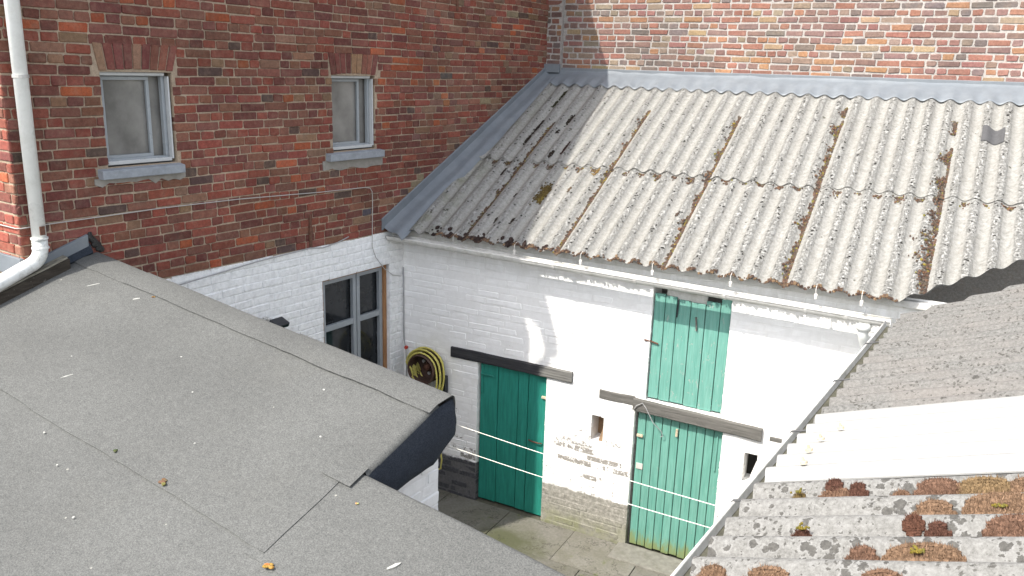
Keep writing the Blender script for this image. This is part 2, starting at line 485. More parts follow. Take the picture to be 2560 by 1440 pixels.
def brick_mesh(mb, F, b, r, front=0, depth=.02, rough=.0035, cham=.005, wave=None, c=None):
    a, e, z0, z1 = b[:4]
    if wave: dz = wave((a+e)/2, z0); z0 += dz; z1 += dz
    dz = r.uniform(-.0022, .0022); z0 += dz; z1 += dz+r.uniform(-.002, .001)
    w = front+r.uniform(-.0035, .0035); k = min(.0075, (e-a)*.2)*r.uniform(.4, 1.5); kz = k*.8
    j = lambda s=rough: r.uniform(-s, s)
    ol = [(a+k, z0), (e-k, z0), (e, z0+kz), (e, z1-kz), (e-k, z1), (a+k, z1), (a, z1-kz), (a, z0+kz)]
    ol = [(x+j(), z+j()) for x, z in ol]
    cu, cz = (a+e)/2, (z0+z1)/2
    su, sz = 1-2*cham/(e-a), 1-2*cham/(z1-z0)
    tl = j(.003)
    vs = [F(x, front-depth, z) for x, z in ol] + [F(x, w-cham, z) for x, z in ol] + \
         [F(cu+(x-cu)*su, w+tl*(x-cu)/(e-a)+j(.0012), cz+(z-cz)*sz) for x, z in ol]
    fs = [(i, (i+1) % 8, 8+(i+1) % 8, 8+i) for i in range(8)] + [(8+i, 8+(i+1) % 8, 16+(i+1) % 8, 16+i) for i in range(8)] + [tuple(range(16, 24))]
    mb.add(vs, fs, c)
def masonry(bricks, F, parent, mat, r, pal, keyf, single, front=0, wave=None, nsingle=300, **kw):
    bricks = sorted(bricks, key=lambda b: keyf((b[0]+b[1])/2, (b[2]+b[3])/2))
    rest = MB(); k = 0
    for b in bricks:
        vis = keyf((b[0]+b[1])/2, (b[2]+b[3])/2) < 1e6
        c = pal(r, (b[0]+b[1])/2, b[2]) if pal else (.8, .8, .8)
        dp = .10 if b[4] else .02
        if k < nsingle and vis and single:
            m = MB(); brick_mesh(m, F, b, r, front, dp, wave=wave, c=c, **kw); m.build('brick', mat, parent); k += 1
        else: brick_mesh(rest, F, b, r, front, dp, wave=wave, c=c, **kw)
    rest.build('brickwork', mat, parent, kind='stuff')
def wall_sheet(mb, F, u0, u1, z0, z1, holes, w, depth, back=True):
    us = sorted({u0, u1, *[h[0] for h in holes], *[h[1] for h in holes]})
    zs = sorted({z0, z1, *[h[2] for h in holes], *[h[3] for h in holes]})
    us = [u for u in us if u0 <= u <= u1]; zs = [z for z in zs if z0 <= z <= z1]
    for a, b in zip(us, us[1:]):
        for c, d in zip(zs, zs[1:]):
            cu, cz = (a+b)/2, (c+d)/2
            if any(h[0] < cu < h[1] and h[2] < cz < h[3] for h in holes): continue
            mb.add([F(a, w, c), F(b, w, c), F(b, w, d), F(a, w, d)], [(0, 1, 2, 3)])
    for h in holes:
        a, b, c, d = h[:4]; q = w-depth
        mb.add([F(a, w, c), F(b, w, c), F(b, w, d), F(a, w, d), F(a, q, c), F(b, q, c), F(b, q, d), F(a, q, d)],
               [(0, 4, 5, 1), (1, 5, 6, 2), (2, 6, 7, 3), (3, 7, 4, 0)])

def pick(r, table):
    x = r.random()*sum(t[0] for t in table)
    for w, c in table:
        x -= w
        if x <= 0: break
    k = r.uniform(.80, 1.15)
    return tuple(min(1, v*k*r.uniform(.94, 1.06)) for v in c)
PAL_A = [(36, (.200, .058, .040)), (24, (.132, .046, .037)), (24, (.172, .074, .050)), (7, (.195, .112, .070)), (5, (.29, .078, .036)),
         (3, (.085, .054, .045)), (.6, (.075, .072, .085)), (12, (.175, .064, .050))]
PAL_C = [(22, (.235, .110, .082)), (30, (.175, .110, .098)), (12, (.285, .150, .085)), (12, (.215, .165, .130)), (12, (.135, .110, .104)), (12, (.215, .102, .092)), (4, (.28, .20, .12))]
def pal_a(r, u, z):
    c = pick(r, PAL_A)
    t = n3(u*.6, z*.9, 3.3)                      # browner towards the back of the wall, redder near
    if u > .2 and r.random() < .35: c = tuple(x*k for x, k in zip(c, (1.05, 1.45, 1.5)))
    return c
def pal_c(r, u, z): return pick(r, PAL_C)
def pal_front(r, u, z): return tuple(x*1.25 for x in pick(r, PAL_A[:5]))

# ------------------------------------------------------------------ ground and yard
m = MB(); m.add([(-300, -300, -.06), (300, -300, -.06), (300, 300, -.06), (-300, 300, -.06)], [(0, 1, 2, 3)])
m.build('ground', 'soil', kind='structure')
m = MB(); m.add([L(-.2, -4.6, -.025), L(6, -4.6, -.025), L(6, 1.0, -.025), L(-.2, 1.0, -.025)], [(0, 1, 2, 3)])
yard = m.build('yard', 'soil', kind='structure')
r = random.Random(11)
yy = -.02; row = 0
while yy > -4.3:
    d = .62
    x = -.9+(.33 if row % 2 else 0)
    while x < 5.2:
        w = .78
        if x+w > -.15:
            mm = MB(); t = r.uniform(-.006, .006); gr = r.uniform(.8, 1.15)
            mm.box(W, x+.003, x+w-.003, yy-d+.003, yy-.003, -.06, -.006+t, c=(.17*gr, .162*gr, .14*gr))
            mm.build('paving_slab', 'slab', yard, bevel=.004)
        x += w
    yy -= d; row += 1

# ------------------------------------------------------------------ the brick house (wall A)
house = thing('brick_house', 'old red brick house wall with two small windows and white painted base', 'house', L(-2.5, -.5, 0))
FA = lambda u, w, z: L(w, u, z)
HW1 = (-3.30, -2.715, 3.905, 4.595); HW2 = (-1.015, -.42, 3.875, 4.590); HB = (-1.203, -.222, .02, 2.645)
AR1 = (-3.35, -2.66, 4.595, 4.81); AR2 = (-1.055, -.37, 4.590, 4.803)
SL1 = (-3.40, -2.685, 3.815, 3.905); SL2 = (-1.125, -.35, 3.785, 3.875)
m = MB(); wall_sheet(m, FA, -3.985, 3.0, 0, 7.35, [HW1, HW2, HB], -.0085, .14)
wallA = m.build('wall', 'mortar', house)
def wv(u, z): return .013*n3(u*.7, z*.8, 1.1)+.007*n3(u*2.3, z*2, 5)
r = random.Random(3)
br = lay(-3.985, 2.86, 2.98, 7.33, .0722, .235, .120, [HW1, HW2, AR1, AR2, SL1, SL2], .0095, r, .16)
def keyA(u, z):
    p = L(0, u, z)
    if z > 5.5 or (u < -3.4 and z < 3.38) or z < 3.02+.55*max(0, u+.1): return 1e7
    return (p-CAM).length
masonry(br, FA, wallA, 'brick', r, pal_a, keyA, True, wave=wv)
br = lay(-3.5, -.0, .02, 2.98, .0722, .36, .22, [HB], .007, r)
masonry(br, FA, wallA, 'brick', r, lambda r, u, z: (.75, .75, .74), keyA, False, front=-.002, wave=wv, cham=.006)
# soldier arches over the small windows
def arch(u0, u1, t0, t1, z0, z1, n):
    for i in range(n):
        a, b = i/n, (i+1)/n
        la, lb = u0+(u1-u0)*a+.005, u0+(u1-u0)*b-.005
        ta, tb = t0+(t1-t0)*a+.005, t0+(t1-t0)*b-.005
        sag = .018*(1-(2*(a+b)/2-1)**2)
        w = r.uniform(-.002, .004); c = pick(r, [(5, (.15, .05, .042)), (4, (.19, .07, .05)), (2, (.23, .13, .08))])
        mm = MB()
        ol = [(la, z0+sag+.004), (lb, z0+sag+.004), (tb, z1-.006), (ta, z1-.006)]
        ol = [(x+r.uniform(-.002, .002), z+r.uniform(-.003, .003)) for x, z in ol]
        cu = sum(x for x, z in ol)/4; cz = sum(z for x, z in ol)/4
        A_ = [FA(x, -.09, z) for x, z in ol]; B_ = [FA(x, w-.004, z) for x, z in ol]
        C_ = [FA(cu+(x-cu)*.84, w, cz+(z-cz)*.95) for x, z in ol]
        mm.add(A_+B_+C_, [(i, (i+1) % 4, 4+(i+1) % 4, 4+i) for i in range(4)]+[(4+i, 4+(i+1) % 4, 8+(i+1) % 4, 8+i) for i in range(4)]+[(8, 9, 10, 11)], c)
        mm.build('brick', 'brick', wallA)
arch(-3.31, -2.70, -3.345, -2.64, 4.595, 4.803, 9)
arch(-1.02, -.415, -1.055, -.365, 4.590, 4.800, 9)
# small windows: outer frame, screen sash, pane, shutter box, stone sill
def frame_ring(mb, F, u0, u1, z0, z1, t, w0, w1, tb=None):
    tb = tb or t
    mb.box(F, u0, u1, w0, w1, z0, z0+tb); mb.box(F, u0, u1, w0, w1, z1-t, z1)
    mb.box(F, u0, u0+t, w0, w1, z0+tb, z1-t); mb.box(F, u1-t, u1, w0, w1, z0+tb, z1-t)
def small_window(h, sill, gap, label):
    u0, u1, z0, z1 = h[:4]; u1 -= gap
    mm = MB(); frame_ring(mm, FA, u0+.003, u1, z0+.012, z1-.004, .026, -.10, -.062, .04)
    wd = mm.build('window', 'frame', house, bevel=.003, label=label)
    mm = MB(); frame_ring(mm, FA, u0+.040, u1-.115, z0+.050, z1-.034, .026, -.112, -.088)
    mm.build('sash', 'frame', wd, bevel=.003)
    mm = MB(); mm.add([FA(u0-.02, -.118, z0-.02), FA(u1+.09, -.118, z0-.02), FA(u1+.09, -.118, z1+.02), FA(u0-.02, -.118, z1+.02)], [(0, 1, 2, 3)])
    mm.build('pane', 'pane', wd)
    mm = MB(); mm.box(FA, u0-.004, u1-.01, -.075, -.034, z1-.026, z1-.002); mm.build('shutter_box', 'frame_white', wd, bevel=.004)
    mm = MB(); mm.box(FA, u1+.004, u1+.018, -.085, -.022, z0+.028, z1-.03); mm.build('guide_rail', 'frame_white', wd, bevel=.003)
    mm = MB(); mm.box(FA, u0+.006, u1+.004, -.062, -.030, z0+.012, z0+.040); mm.build('drip_bar', 'frame_white', wd, bevel=.003)
    mm = MB()
    s0, s1, sz0, sz1 = sill
    A_ = [FA(s0, -.12, sz0), FA(s0, .062, sz0), FA(s0, .062, sz1-.022), FA(s0, -.12, sz1)]
    B_ = [FA(s1, -.12, sz0), FA(s1, .062, sz0), FA(s1, .062, sz1-.022), FA(s1, -.12, sz1)]
    mm.prism(A_, B_); mm.build('window_sill', 'stone', wd, bevel=.006)
small_window(HW1, (-3.385, -2.695, 3.825, 3.912), .035, 'larger small window with a pale shutter box, nearer the downpipe')
small_window(HW2, (-1.11, -.355, 3.790, 3.880), .03, 'narrow grey window close to the corrugated roof')
for (a, b, z0, z1) in ((-3.42, -2.66, 3.775, 3.828), (-1.16, -.33, 3.70, 3.793)):     # cement repair under the sills
    mm = MB(); n_ = 14
    top = [(a+(b-a)*i/n_, z1) for i in range(n_+1)]; bot = [(b-(b-a)*i/n_, z0+r.uniform(-.02, .02)) for i in range(n_+1)]
    mm.prism([FA(u, -.01, z) for u, z in top+bot], [FA(u, .0055, z) for u, z in top+bot]); mm.build('repair', 'cement', wallA)
# the tall casement in the painted base
mm = MB()
frame_ring(mm, FA, -1.200, -.225, .03, 2.642, .045, -.13, -.05)
bw = mm.build('window', 'timber', house, bevel=.004, label='tall grey casement with dark panes in a bare timber frame')
mm = MB(); mm.add([FA(-1.16, -.125, .08), FA(-.26, -.125, .08), FA(-.26, -.125, 2.6), FA(-1.16, -.125, 2.6)], [(0, 1, 2, 3)]); mm.build('pane', 'pane_dark', bw)
for (a, b) in ((-1.155, -.672), (-.660, -.270)):
    mm = MB(); frame_ring(mm, FA, a, b, .076, 2.598, .045, -.115, -.072)
    mm.box(FA, a+.045, b-.045, -.113, -.075, 2.055, 2.115); mm.box(FA, a+.045, b-.045, -.113, -.075, 1.30, 1.36)
    mm.build('casement', 'frame', bw, bevel=.003)
# front face of the house, round the corner in the sun
FF = lambda u, w, z: L(u, -3.99-w, z)
mm = MB(); wall_sheet(mm, FF, -5.0, -.004, 0, 7.35, [], -.009, .1); wallF = mm.build('wall', 'mortar', house)
r = random.Random(5)
br = lay(-2.2, .0, 3.2, 7.33, .0722, .235, .120, [], .011, r)
masonry(br, FF, wallF, 'brick', r, pal_front, lambda u, z: 0, False, wave=lambda u, z: wv(-3.99, z))
mm = MB(); mm.box(FF, -3.0, .012, -.005, .022, 3.20, 3.335); mm.build('flashing', 'zinc', house, bevel=.004)
mm = MB(); mm.box(FF, -3.0, -.03, .022, 2.5, 3.06, 3.13); mm.build('porch_roof', 'felt', house, bevel=.01)
# eaves: boxed gutter held off the wall and the roof above it
mm = MB()
ev = [(-3.99, 7.39), (-1.5, 7.05), (.9, 6.85), (1.5, 6.55), (3.0, 6.0)]
for (a, za), (b, zb) in zip(ev, ev[1:]):
    mm.prism([L(.17, a, za-.18), L(.30, a, za-.18), L(.30, a, za), L(.17, a, za)], [L(.17, b, zb-.18), L(.30, b, zb-.18), L(.30, b, zb), L(.17, b, zb)])
mm.build('eaves_gutter', 'pvc_dirty', house)
mm = MB()
mm.prism([L(.20, -3.99, 7.42), L(-4.5, -3.99, 9.6), L(-4.5, -3.99, 9.7), L(.20, -3.99, 7.50)], [L(.20, 3.0, 6.1), L(-4.5, 3.0, 9.6), L(-4.5, 3.0, 9.7), L(.20, 3.0, 6.2)])
mm.build('roof', 'rooftile', house)
# downpipe with swan neck and elbow
px = .064
pts = [L(.235, -3.89, 7.25), L(.235, -3.89, 7.12), L(.225, -3.89, 7.04), L(.10, -3.89, 6.86), L(px, -3.89, 6.78), L(px, -3.89, 3.47)]
mm = MB(); mm.tube(pts, .046, 14)
dp = mm.build('downpipe', 'pvc', house, smooth=True)
mm = MB()
el = [L(px, -3.89, 3.46), L(px, -3.893, 3.40)]
for i in range(1, 7):
    a = radians(68)*i/6
    el.append(L(px, -3.893-.11*(1-cos(a)), 3.40-.11*sin(a)))
e0 = (-3.893-.11*(1-cos(radians(68))), 3.40-.11*sin(radians(68)))
el += [L(px, e0[0]-.25, e0[1]-.10), L(px, e0[0]-.8, e0[1]-.32), L(px, e0[0]-2.2, e0[1]-.86)]
mm.tube(el, .050, 14); mm.build('elbow', 'pvc_dirty', dp, smooth=True)
for z in (3.472, 3.405):
    mm = MB(); mm.tube([L(px, -3.891, z-.006), L(px, -3.891, z+.006)], .056, 16); mm.build('collar', 'pvc_dirty', dp)
for z in (4.56, 6.1):
    mm = MB(); mm.tube([L(px, -3.89, z-.010), L(px, -3.89, z+.010)], .052, 16); mm.box(L, -.02, px-.03, -3.91, -3.87, z-.012, z+.012); mm.build('bracket', 'steel', dp)
mm = MB(); mm.box(L, px+.034, px+.0495, -3.905, -3.870, 3.50, 3.56); mm.build('rust_mark', 'rust', dp)
# wall anchors
for (u, z0, z1) in ((-1.348, 2.995, 3.305), (.905, 5.30, 5.75)):
    mm = MB(); mm.box(FA, u-.014, u+.014, -.01, .016, z0, z1); mm.box(FA, u-.020, u+.020, .004, .022, (z0+z1)/2-.03, (z0+z1)/2+.03)
    mm.build('wall_anchor', 'rust', house, bevel=.004)

# ------------------------------------------------------------------ the rear brick building (wall C)
YC = 2.891
rear = thing('rear_building', 'tall brick building with pale wide mortar joints behind the corrugated roof', 'building', (3.5, 3.1, 0))
FC = lambda u, w, z: W(u, YC-w, z)
mm = MB(); wall_sheet(mm, FC, .26, 9, 0, 7.6, [], -.006, .1); wallC = mm.build('wall', 'mortar_c', rear)
r = random.Random(21)
br = lay(.47, 8.6, 4.70, 7.5, .0745, .225, .118, [], .017, r, .08)
def keyC(u, z):
    if z > 5.62 or u > 6.1: return 1e7
    return -z*2+u*.2
masonry(br, FC, wallC, 'brick_c', r, pal_c, lambda u, z: 1e7 if (z > 5.66 or u > 6.05) else abs(z-5.1)+abs(u-3)*.3, True, wave=lambda u, z: .008*n3(u*.8, z, 9), cham=.004, rough=.005)
PB = .2685                                           # corner pier that stands a little proud
mm = MB(); mm.box(W, PB-.02, .462, YC-.062, YC-.004, 4.45, 7.6); pier = mm.build('pier', 'mortar_c', rear)
br = lay(PB-.015, .458, 4.75, 7.5, .0745, .225, .118, [], .014, r)
masonry(br, lambda u, w, z: W(u, YC-.066-w, z), pier, 'brick_c', r, lambda r, u, z: tuple(x*.8 for x in pal_c(r, u, z)), lambda u, z: 0 if z < 5.7 else 1e7, True, nsingle=40)
box('flashing', 'zinc', rear, W, PB-.03, .470, YC-.110, YC-.055, 4.665, 4.775, .006)
for (a, b, dz) in ((.465, 1.32, 0), (1.31, 2.9, .003), (2.89, 4.5, 0), (4.49, 8.8, .004)):
    mm = MB(); mm.box(W, a, b, YC-.028-dz*.6, YC-.001, 4.652-dz, 4.731-dz*.5); mm.build('flashing', 'zinc', rear, bevel=.004)

# ------------------------------------------------------------------ the whitewashed barn (wall B)
barn = thing('barn', 'whitewashed brick outbuilding with green plank doors under a corrugated roof', 'outbuilding', (2.4, 1.4, 0))
FB = lambda u, w, z: W(u, -w, z)
D1 = (.975, 1.802, -.03, 1.632); D2 = (2.772, 3.648, -.06, 1.480); D3 = (2.870, 3.612, 1.625, 2.775)
V1 = (2.323, 2.456, 1.062, 1.368); V2 = (3.865, 3.990, 1.020, 1.320)
LT1 = (.642, 2.092, 1.632, 1.752); LT2 = (2.394, 2.772, 1.533, 1.634); LT3 = (2.755, 4.004, 1.478, 1.620)
holesB = [D1, D2, D3, V1, V2]
mm = MB(); wall_sheet(mm, FB, -.03, 5.4, -.06, 3.0, holesB, -.0005, .26)
wallB = mm.build('wall', 'white_j', barn)
r = random.Random(31)
br = lay(.0, 5.0, -.06, 2.93, .0735, .40, .235, holesB+[LT1, LT2, LT3], .008, r, .2)
def wvB(u, z): return .016*n3(u*.55, z*.8, 4.4)+.006*n3(u*1.9, z*2.2, 8)
def keyB(u, z):
    if u > 4.6 or (u < .6 and z < 1.35) or z > 2.8: return 1e7
    return (W(u, 0, z)-CAM).length+abs(z-2.0)*.8+max(0, u-2.6)*.7
def pal_b(r, u, z):
    w = 0
    if 1.80 < u < 2.80 and .55 < z < 1.15: w = r.choice((0, 0, .25, .5, .8, 1)) if .72 < z < 1.0 else r.choice((0, 0, 0, .2, .4, .7))
    elif u < 1.0 and .45 < z < 1.35: w = r.choice((0, .1, .3, .5, .7)) if z < 1.2 else r.choice((0, 0, .3))
    elif u > 3.6 and z < 1.3: w = r.choice((0, 0, 0, .3))
    elif r.random() < .02: w = r.uniform(.15, .45)
    return (w, 0, 0)
masonry(br, FB, wallB, 'white', r, pal_b, keyB, True, front=.0015, wave=wvB, rough=.006, cham=.007)
for h, mt in ((V1, 'ochrevent'), (V2, 'dark')):  # dark sheet in the right-hand vent stands in for the unlit inside
    mm = MB(); mm.add([FB(h[0]-.02, -.2, h[2]-.02), FB(h[1]+.02, -.2, h[2]-.02), FB(h[1]+.02, -.2, h[3]+.02), FB(h[0]-.02, -.2, h[3]+.02)], [(0, 1, 2, 3)])
    mm.build('vent_back', mt, wallB)
mm = MB(); mm.prism([FB(2.40, -.02, 1.06), FB(2.46, -.02, 1.06), FB(2.46, -.02, 1.26)], [FB(2.40, -.16, 1.06), FB(2.46, -.16, 1.06), FB(2.46, -.16, 1.26)]); mm.build('broken_brick', 'ochrevent', wallB)
mm = MB(); mm.prism([FB(3.95, -.03, 1.02), FB(3.992, -.03, 1.02), FB(3.992, -.03, 1.27), FB(3.975, -.03, 1.24)], [FB(3.91, -.13, 1.02), FB(3.992, -.13, 1.02), FB(3.992, -.13, 1.25), FB(3.96, -.13, 1.2)]); mm.build('broken_slate', 'white', wallB)
# rough timber lintels
def beam(name, mat, u0, u1, z0, z1, w0, w1, drop=0, label=None):
    mm = MB(); n_ = 16; rings = []
    for i in range(n_+1):
        t = i/n_; u = u0+(u1-u0)*t; d = -drop*t
        a = .007*n3(u*5, z0*9, 1); b = .007*n3(u*5, z1*9, 6); c = .006*n3(u*6, 2, 3)
        rings.append([FB(u, w0, z0+d+a), FB(u, w1+c-.006, z0+d+a), FB(u, w1+c, z0+d+a+.008), FB(u, w1+c, z1+d+b-.008), FB(u, w1+c-.008, z1+d+b), FB(u, w0, z1+d+b)])
    vs = [v for g_ in rings for v in g_]; k = 6
    fs = [(i*k+j, i*k+(j+1) % k, (i+1)*k+(j+1) % k, (i+1)*k+j) for i in range(n_) for j in range(k)]+[tuple(range(k)), tuple(reversed(range(n_*k, n_*k+k)))]
    mm.add(vs, fs); t = {'label': label} if label else {}
    return mm.build(name, mat, barn, **t)
beam('lintel', 'beam', .642, 2.092, 1.638, 1.752, -.10, .028, .0, 'long black timber lintel over the dark green door')
beam('lintel', 'beam_grey', 2.394, 2.768, 1.535, 1.632, -.08, .012, 0, 'weathered grey stub of beam beside the hayloft hatch')
beam('lintel', 'beam_grey', 2.760, 4.004, 1.500, 1.622, -.10, .034, .028, 'weathered grey beam between the hatch and the lower door')
beam('lintel', 'beam_grey', 4.074, 4.182, 1.488, 1.540, -.05, .006, 0)
# doors
def door(name, cuts, z0, z1, w, mat, label, tops=None, foot=None):
    r = random.Random(len(cuts)*7+int(z0*10))
    d = bpy.data.objects.new(name, None); col.objects.link(d); d.parent = barn
    base = FB((cuts[0]+cuts[-1])/2, w, z0); d.location = base-wloc(barn); d['label'] = label
    for i, (a, b) in enumerate(zip(cuts, cuts[1:])):
        mm = MB(); dz = r.uniform(-.006, .004); ww = w+r.uniform(-.003, .003)
        f0 = z0+(foot(i) if foot else r.uniform(0, .015))
        mm.box(FB, a+.0032, b-.0032, ww-.022, ww, f0, z1+dz+(tops[i] if tops else 0))
        mm.build('plank', mat, d, bevel=.004)
    mm = MB(); mm.box(FB, cuts[0]+.02, cuts[-1]-.02, w-.055, w-.024, z0+.06, z1-.05); mm.build('backing', 'dark', d)
    return d
d1 = door('door', [.985, 1.205, 1.452, 1.572, 1.795], -.005, 1.628, -.045, 'green_dark', 'dark green four plank door under the long black lintel')
d3 = door('hatch', [2.876, 2.985, 3.098, 3.232, 3.372, 3.508, 3.606], 1.632, 2.70, -.030, 'green_pale', 'faded pale green plank hatch under the gutter',
          tops=[.0, -.012, -.03, -.035, -.005, .06])
cuts = [2.795+i*(3.640-2.795)/10 for i in range(11)]
fr = random.Random(2)
d2 = door('door', cuts, .0, 1.462, -.050, 'green_mid', 'pale green ten board door with mossy foot')
box('door_post', 'beam', d2, FB, 2.774, 2.792, -.13, -.055, -.03, 1.475)
def strap(parent, mat, pts, r_=.006):
    mm = MB(); mm.tube(pts, r_, 6); mm.build('latch', mat, parent)
strap(d1, 'green_dark', [FB(1.00, -.03, 1.50), FB(1.08, -.025, 1.50), FB(1.15, -.028, 1.50), FB(1.16, -.030, 1.485)], .010)
box('hinge', 'green_dark', d1, FB, .998, 1.030, -.045, -.032, 1.28, 1.60, .004)
box('hasp', 'ochre', d1, FB, 1.738, 1.800, -.045, -.020, 1.375, 1.400, .004)
strap(d1, 'rust', [FB(1.60, -.035, .865), FB(1.66, -.012, .868), FB(1.73, -.012, .865), FB(1.76, -.035, .86)], .007)
box('hasp', 'ochre', d2, FB, 2.800, 2.862, -.05, -.028, 1.205, 1.232, .004)
box('lock_plate', 'cap', d2, FB, 2.812, 2.882, -.05, -.041, .855, .918, .003)
strap(d2, 'ochre', [FB(3.20, -.04, 1.375), FB(3.20, -.035, 1.30)], .012)
box('hinge', 'green_mid', d2, FB, 3.585, 3.602, -.05, -.038, 1.03, 1.40, .003)
strap(d3, 'black', [FB(3.113, -.022, 2.67), FB(3.113, -.016, 2.60), FB(3.108, -.018, 2.50)], .007)
strap(d3, 'beam_grey', [FB(3.29, -.02, 2.53), FB(3.30, -.015, 2.47), FB(3.305, -.02, 2.40)], .008)
strap(d3, 'rust', [FB(2.82, .012, 2.232), FB(2.88, -.010, 2.222), FB(2.95, -.018, 2.205)], .008)
box('header_board', 'gutter', d3, FB, 2.985, 3.372, -.085, -.062, 2.60, 2.86, .004)
strap(barn, 'cable_grey', [FB(2.77, .04, 1.50), FB(2.80, .05, 1.56), FB(2.86, .045, 1.60), FB(2.90, .05, 1.56), FB(2.98, .04, 1.42), FB(3.06, .0, 1.33), FB(3.07, -.01, 1.28), FB(3.05, -.01, 1.27)], .004)
# threshold of the lower door
box('threshold', 'stone_step', barn, W, 2.70, 3.75, -.30, .02, -.05, .012, .012)
# wall plate and dark gap under the sheets
box('wall_plate', 'gutter', barn, W, .0, 5.2, -.06, .06, 2.925, 2.985, .006)

# ---- roof
X0, PW, AMP = .2687, .177, .0220
YE, ZE, MS = -.244, 3.0221, .5253
CS = 1/sqrt(1+MS*MS); SN = MS*CS
RN = Vector((0, -SN, CS))
VM = (1.0615-YE)/CS; VT = (2.64-YE)/CS
def roofpt(u, v, h): return Vector((u, YE+v*CS, ZE+v*SN))+RN*(h-AMP)
def wave(u): return AMP*cos(2*pi*(u-X0)/PW)
def sheet(mb, P, u0, u1, v0f, v1f, nu, nv, hf, th=.0065):
    top = []; bot = []; su = []
    for j in range(nv+1):
        for i in range(nu+1):
            u = u0+(u1-u0)*i/nu; a, b = v0f(u), v1f(u)
            v = a+(b-a)*j/nv
            h = hf(u, v, j == 0)
            top.append(P(u, v, h)); bot.append(P(u, v, h-th)); su.append((u, v, wave_n(u, h)))
    n = len(top); k = nu+1
    fs = []
    for j in range(nv):
        for i in range(nu):
            a = j*k+i
            fs.append((a, a+1, a+k+1, a+k)); fs.append((n+a, n+a+k, n+a+k+1, n+a+1))
    mb.add(top+bot, fs, None, su+su)
    fs = []
    for i in range(nu):
        fs.append((i, n+i, n+i+1, i+1)); a = nv*k+i; fs.append((a, a+1, n+a+1, n+a))
    for j in range(nv):
        a = j*k; fs.append((a, a+k, n+a+k, n+a)); a = j*k+nu; fs.append((a, n+a, n+a+k, a+k))
    mb.add(top+bot, fs, None, su+su)
wave_n = lambda u, h: h/AMP
def edge0(u): return max(0, (u-4.93)*.74/CS)
rr = random.Random(17)
for row, (va, vb) in enumerate(((0, VM+.15), (VM, VT))):
    for s in range(7):
        k0 = -2+6*s
        ua = X0+PW*(k0-.42) if s else .04
        ub = X0+PW*(k0+6+.25)
        u_lo, u_hi = ua, ub
        jit = rr.uniform(-.012, .012); skew = rr.uniform(-.006, .006); sd_ = rr.random()*50
        def v0f(u, va=va, jit=jit, row=row):
            e = edge0(u)
            if row == 0: return max(.022+jit*.6+.008*n3(u*9, 3, sd_)+.010*n3(u*40, 1, sd_), e)
            return max(va+jit+.004*n3(u*30, 2, sd_), e)
        def v1f(u, vb=vb, row=row): return max(vb, v0f(u)+.02)
        lift = .013 if row else 0
        def hf(u, v, edge, lift=lift, s=s):
            t = (u-u_lo)/(u_hi-u_lo)
            wave_n_local = wave(u)
            return wave_n_local+lift+.009*(1-t)+.004*n3(u*2, v*1.5, sd_)+.0018*n3(u*22, v*22, 4)
        wave_n = lambda u, h: wave(u)/AMP
        if ub < .3: continue
        mm = MB(); sheet(mm, roofpt, ua, ub, v0f, v1f, 12*6, 34, hf); mm.build('roof_sheet', 'fibre', barn, smooth=True)
# lead-grey apron at the head of the roof, dressed into the corrugations
mm = MB()
YA = 2.585
def apron(u, t, off=0):
    y = YA-.012*n3(u*3, 0, 2)+(YC-.012-YA)*t
    v = (y-YE)/CS
    k = max(0, 1-t*1.5)
    zf = ZE+(y-YE)*MS-AMP/CS+.027
    z_up = zf+AMP*1.3
    wob = .004*n3(u*2, t*2, 7)
    fold = .0025*(sin(u*pi*2/.354)+n3(u*3, 1, 1))*(1-k)
    base = (zf+(wave(u)*.85+AMP*.5))*k+(z_up)*(1-k)+fold
    if t > .9: base += (t-.9)*.3
    return Vector((u, y, base+wob+off))
nu, nv = 440, 10; u0, u1 = .10, 8.8; vs = []
for off in (0, -.004):
    for j in range(nv+1):
        for i in range(nu+1): vs.append(apron(u0+(u1-u0)*i/nu, j/nv, off))
k = nu+1; n_ = k*(nv+1)
fs = [(j*k+i, j*k+i+1, (j+1)*k+i+1, (j+1)*k+i) for j in range(nv) for i in range(nu)]
fs += [(n_+d, n_+c, n_+b, n_+a) for a, b, c, d in fs]+[(i, n_+i, n_+i+1, i+1) for i in range(nu)]
mm.add(vs, fs); mm.build('apron', 'zinc', barn, smooth=True)
# flashing down the house wall: upstand in lapped lengths and a dressed soaker
AN = [(-.352, .62), (.60, 1.42), (1.40, 2.20), (2.18, 2.84)]
zA = lambda y: 3.142+.5048*(y+.342)
for q, (a, b) in enumerate(AN):
    dw = .004*(q % 2)
    mm = MB()
    mm.prism([L(-.002, a, zA(a)-.125), L(.016+dw, a, zA(a)-.125), L(.016+dw, a, zA(a)-.006), L(.005, a, zA(a)), L(-.002, a, zA(a))],
             [L(-.002, b, zA(b)-.125), L(.016+dw, b, zA(b)-.125), L(.016+dw, b, zA(b)-.006), L(.005, b, zA(b)), L(-.002, b, zA(b))])
    mm.build('flashing', 'zinc', barn, bevel=.003)
mm = MB(); vs = []; nj = 46; ni = 10
for off in (0, -.004):
    for j in range(nj+1):
        y = -.33+(2.80+.33)*j/nj
        for i in range(ni+1):
            t = i/ni
            x = .012+t*(.235-.03*n3(y*2, 0, 0)-.02*j/nj)
            yw = L(x, y, 0).y
            zr = ZE+(yw-YE)*MS
            zz = zr+.014+.020*sin(t*pi*.9)+.055*max(0, .35-t)/.35-.05*max(0, t-.78)/.22+.006*n3(y*5, t*3, 2)+.004*n3(y*14, t*2, 8)
            vs.append(L(x, y, zz+off))
k = ni+1; n_ = k*(nj+1)
fs = [(j*k+i, j*k+i+1, (j+1)*k+i+1, (j+1)*k+i) for j in range(nj) for i in range(ni)]
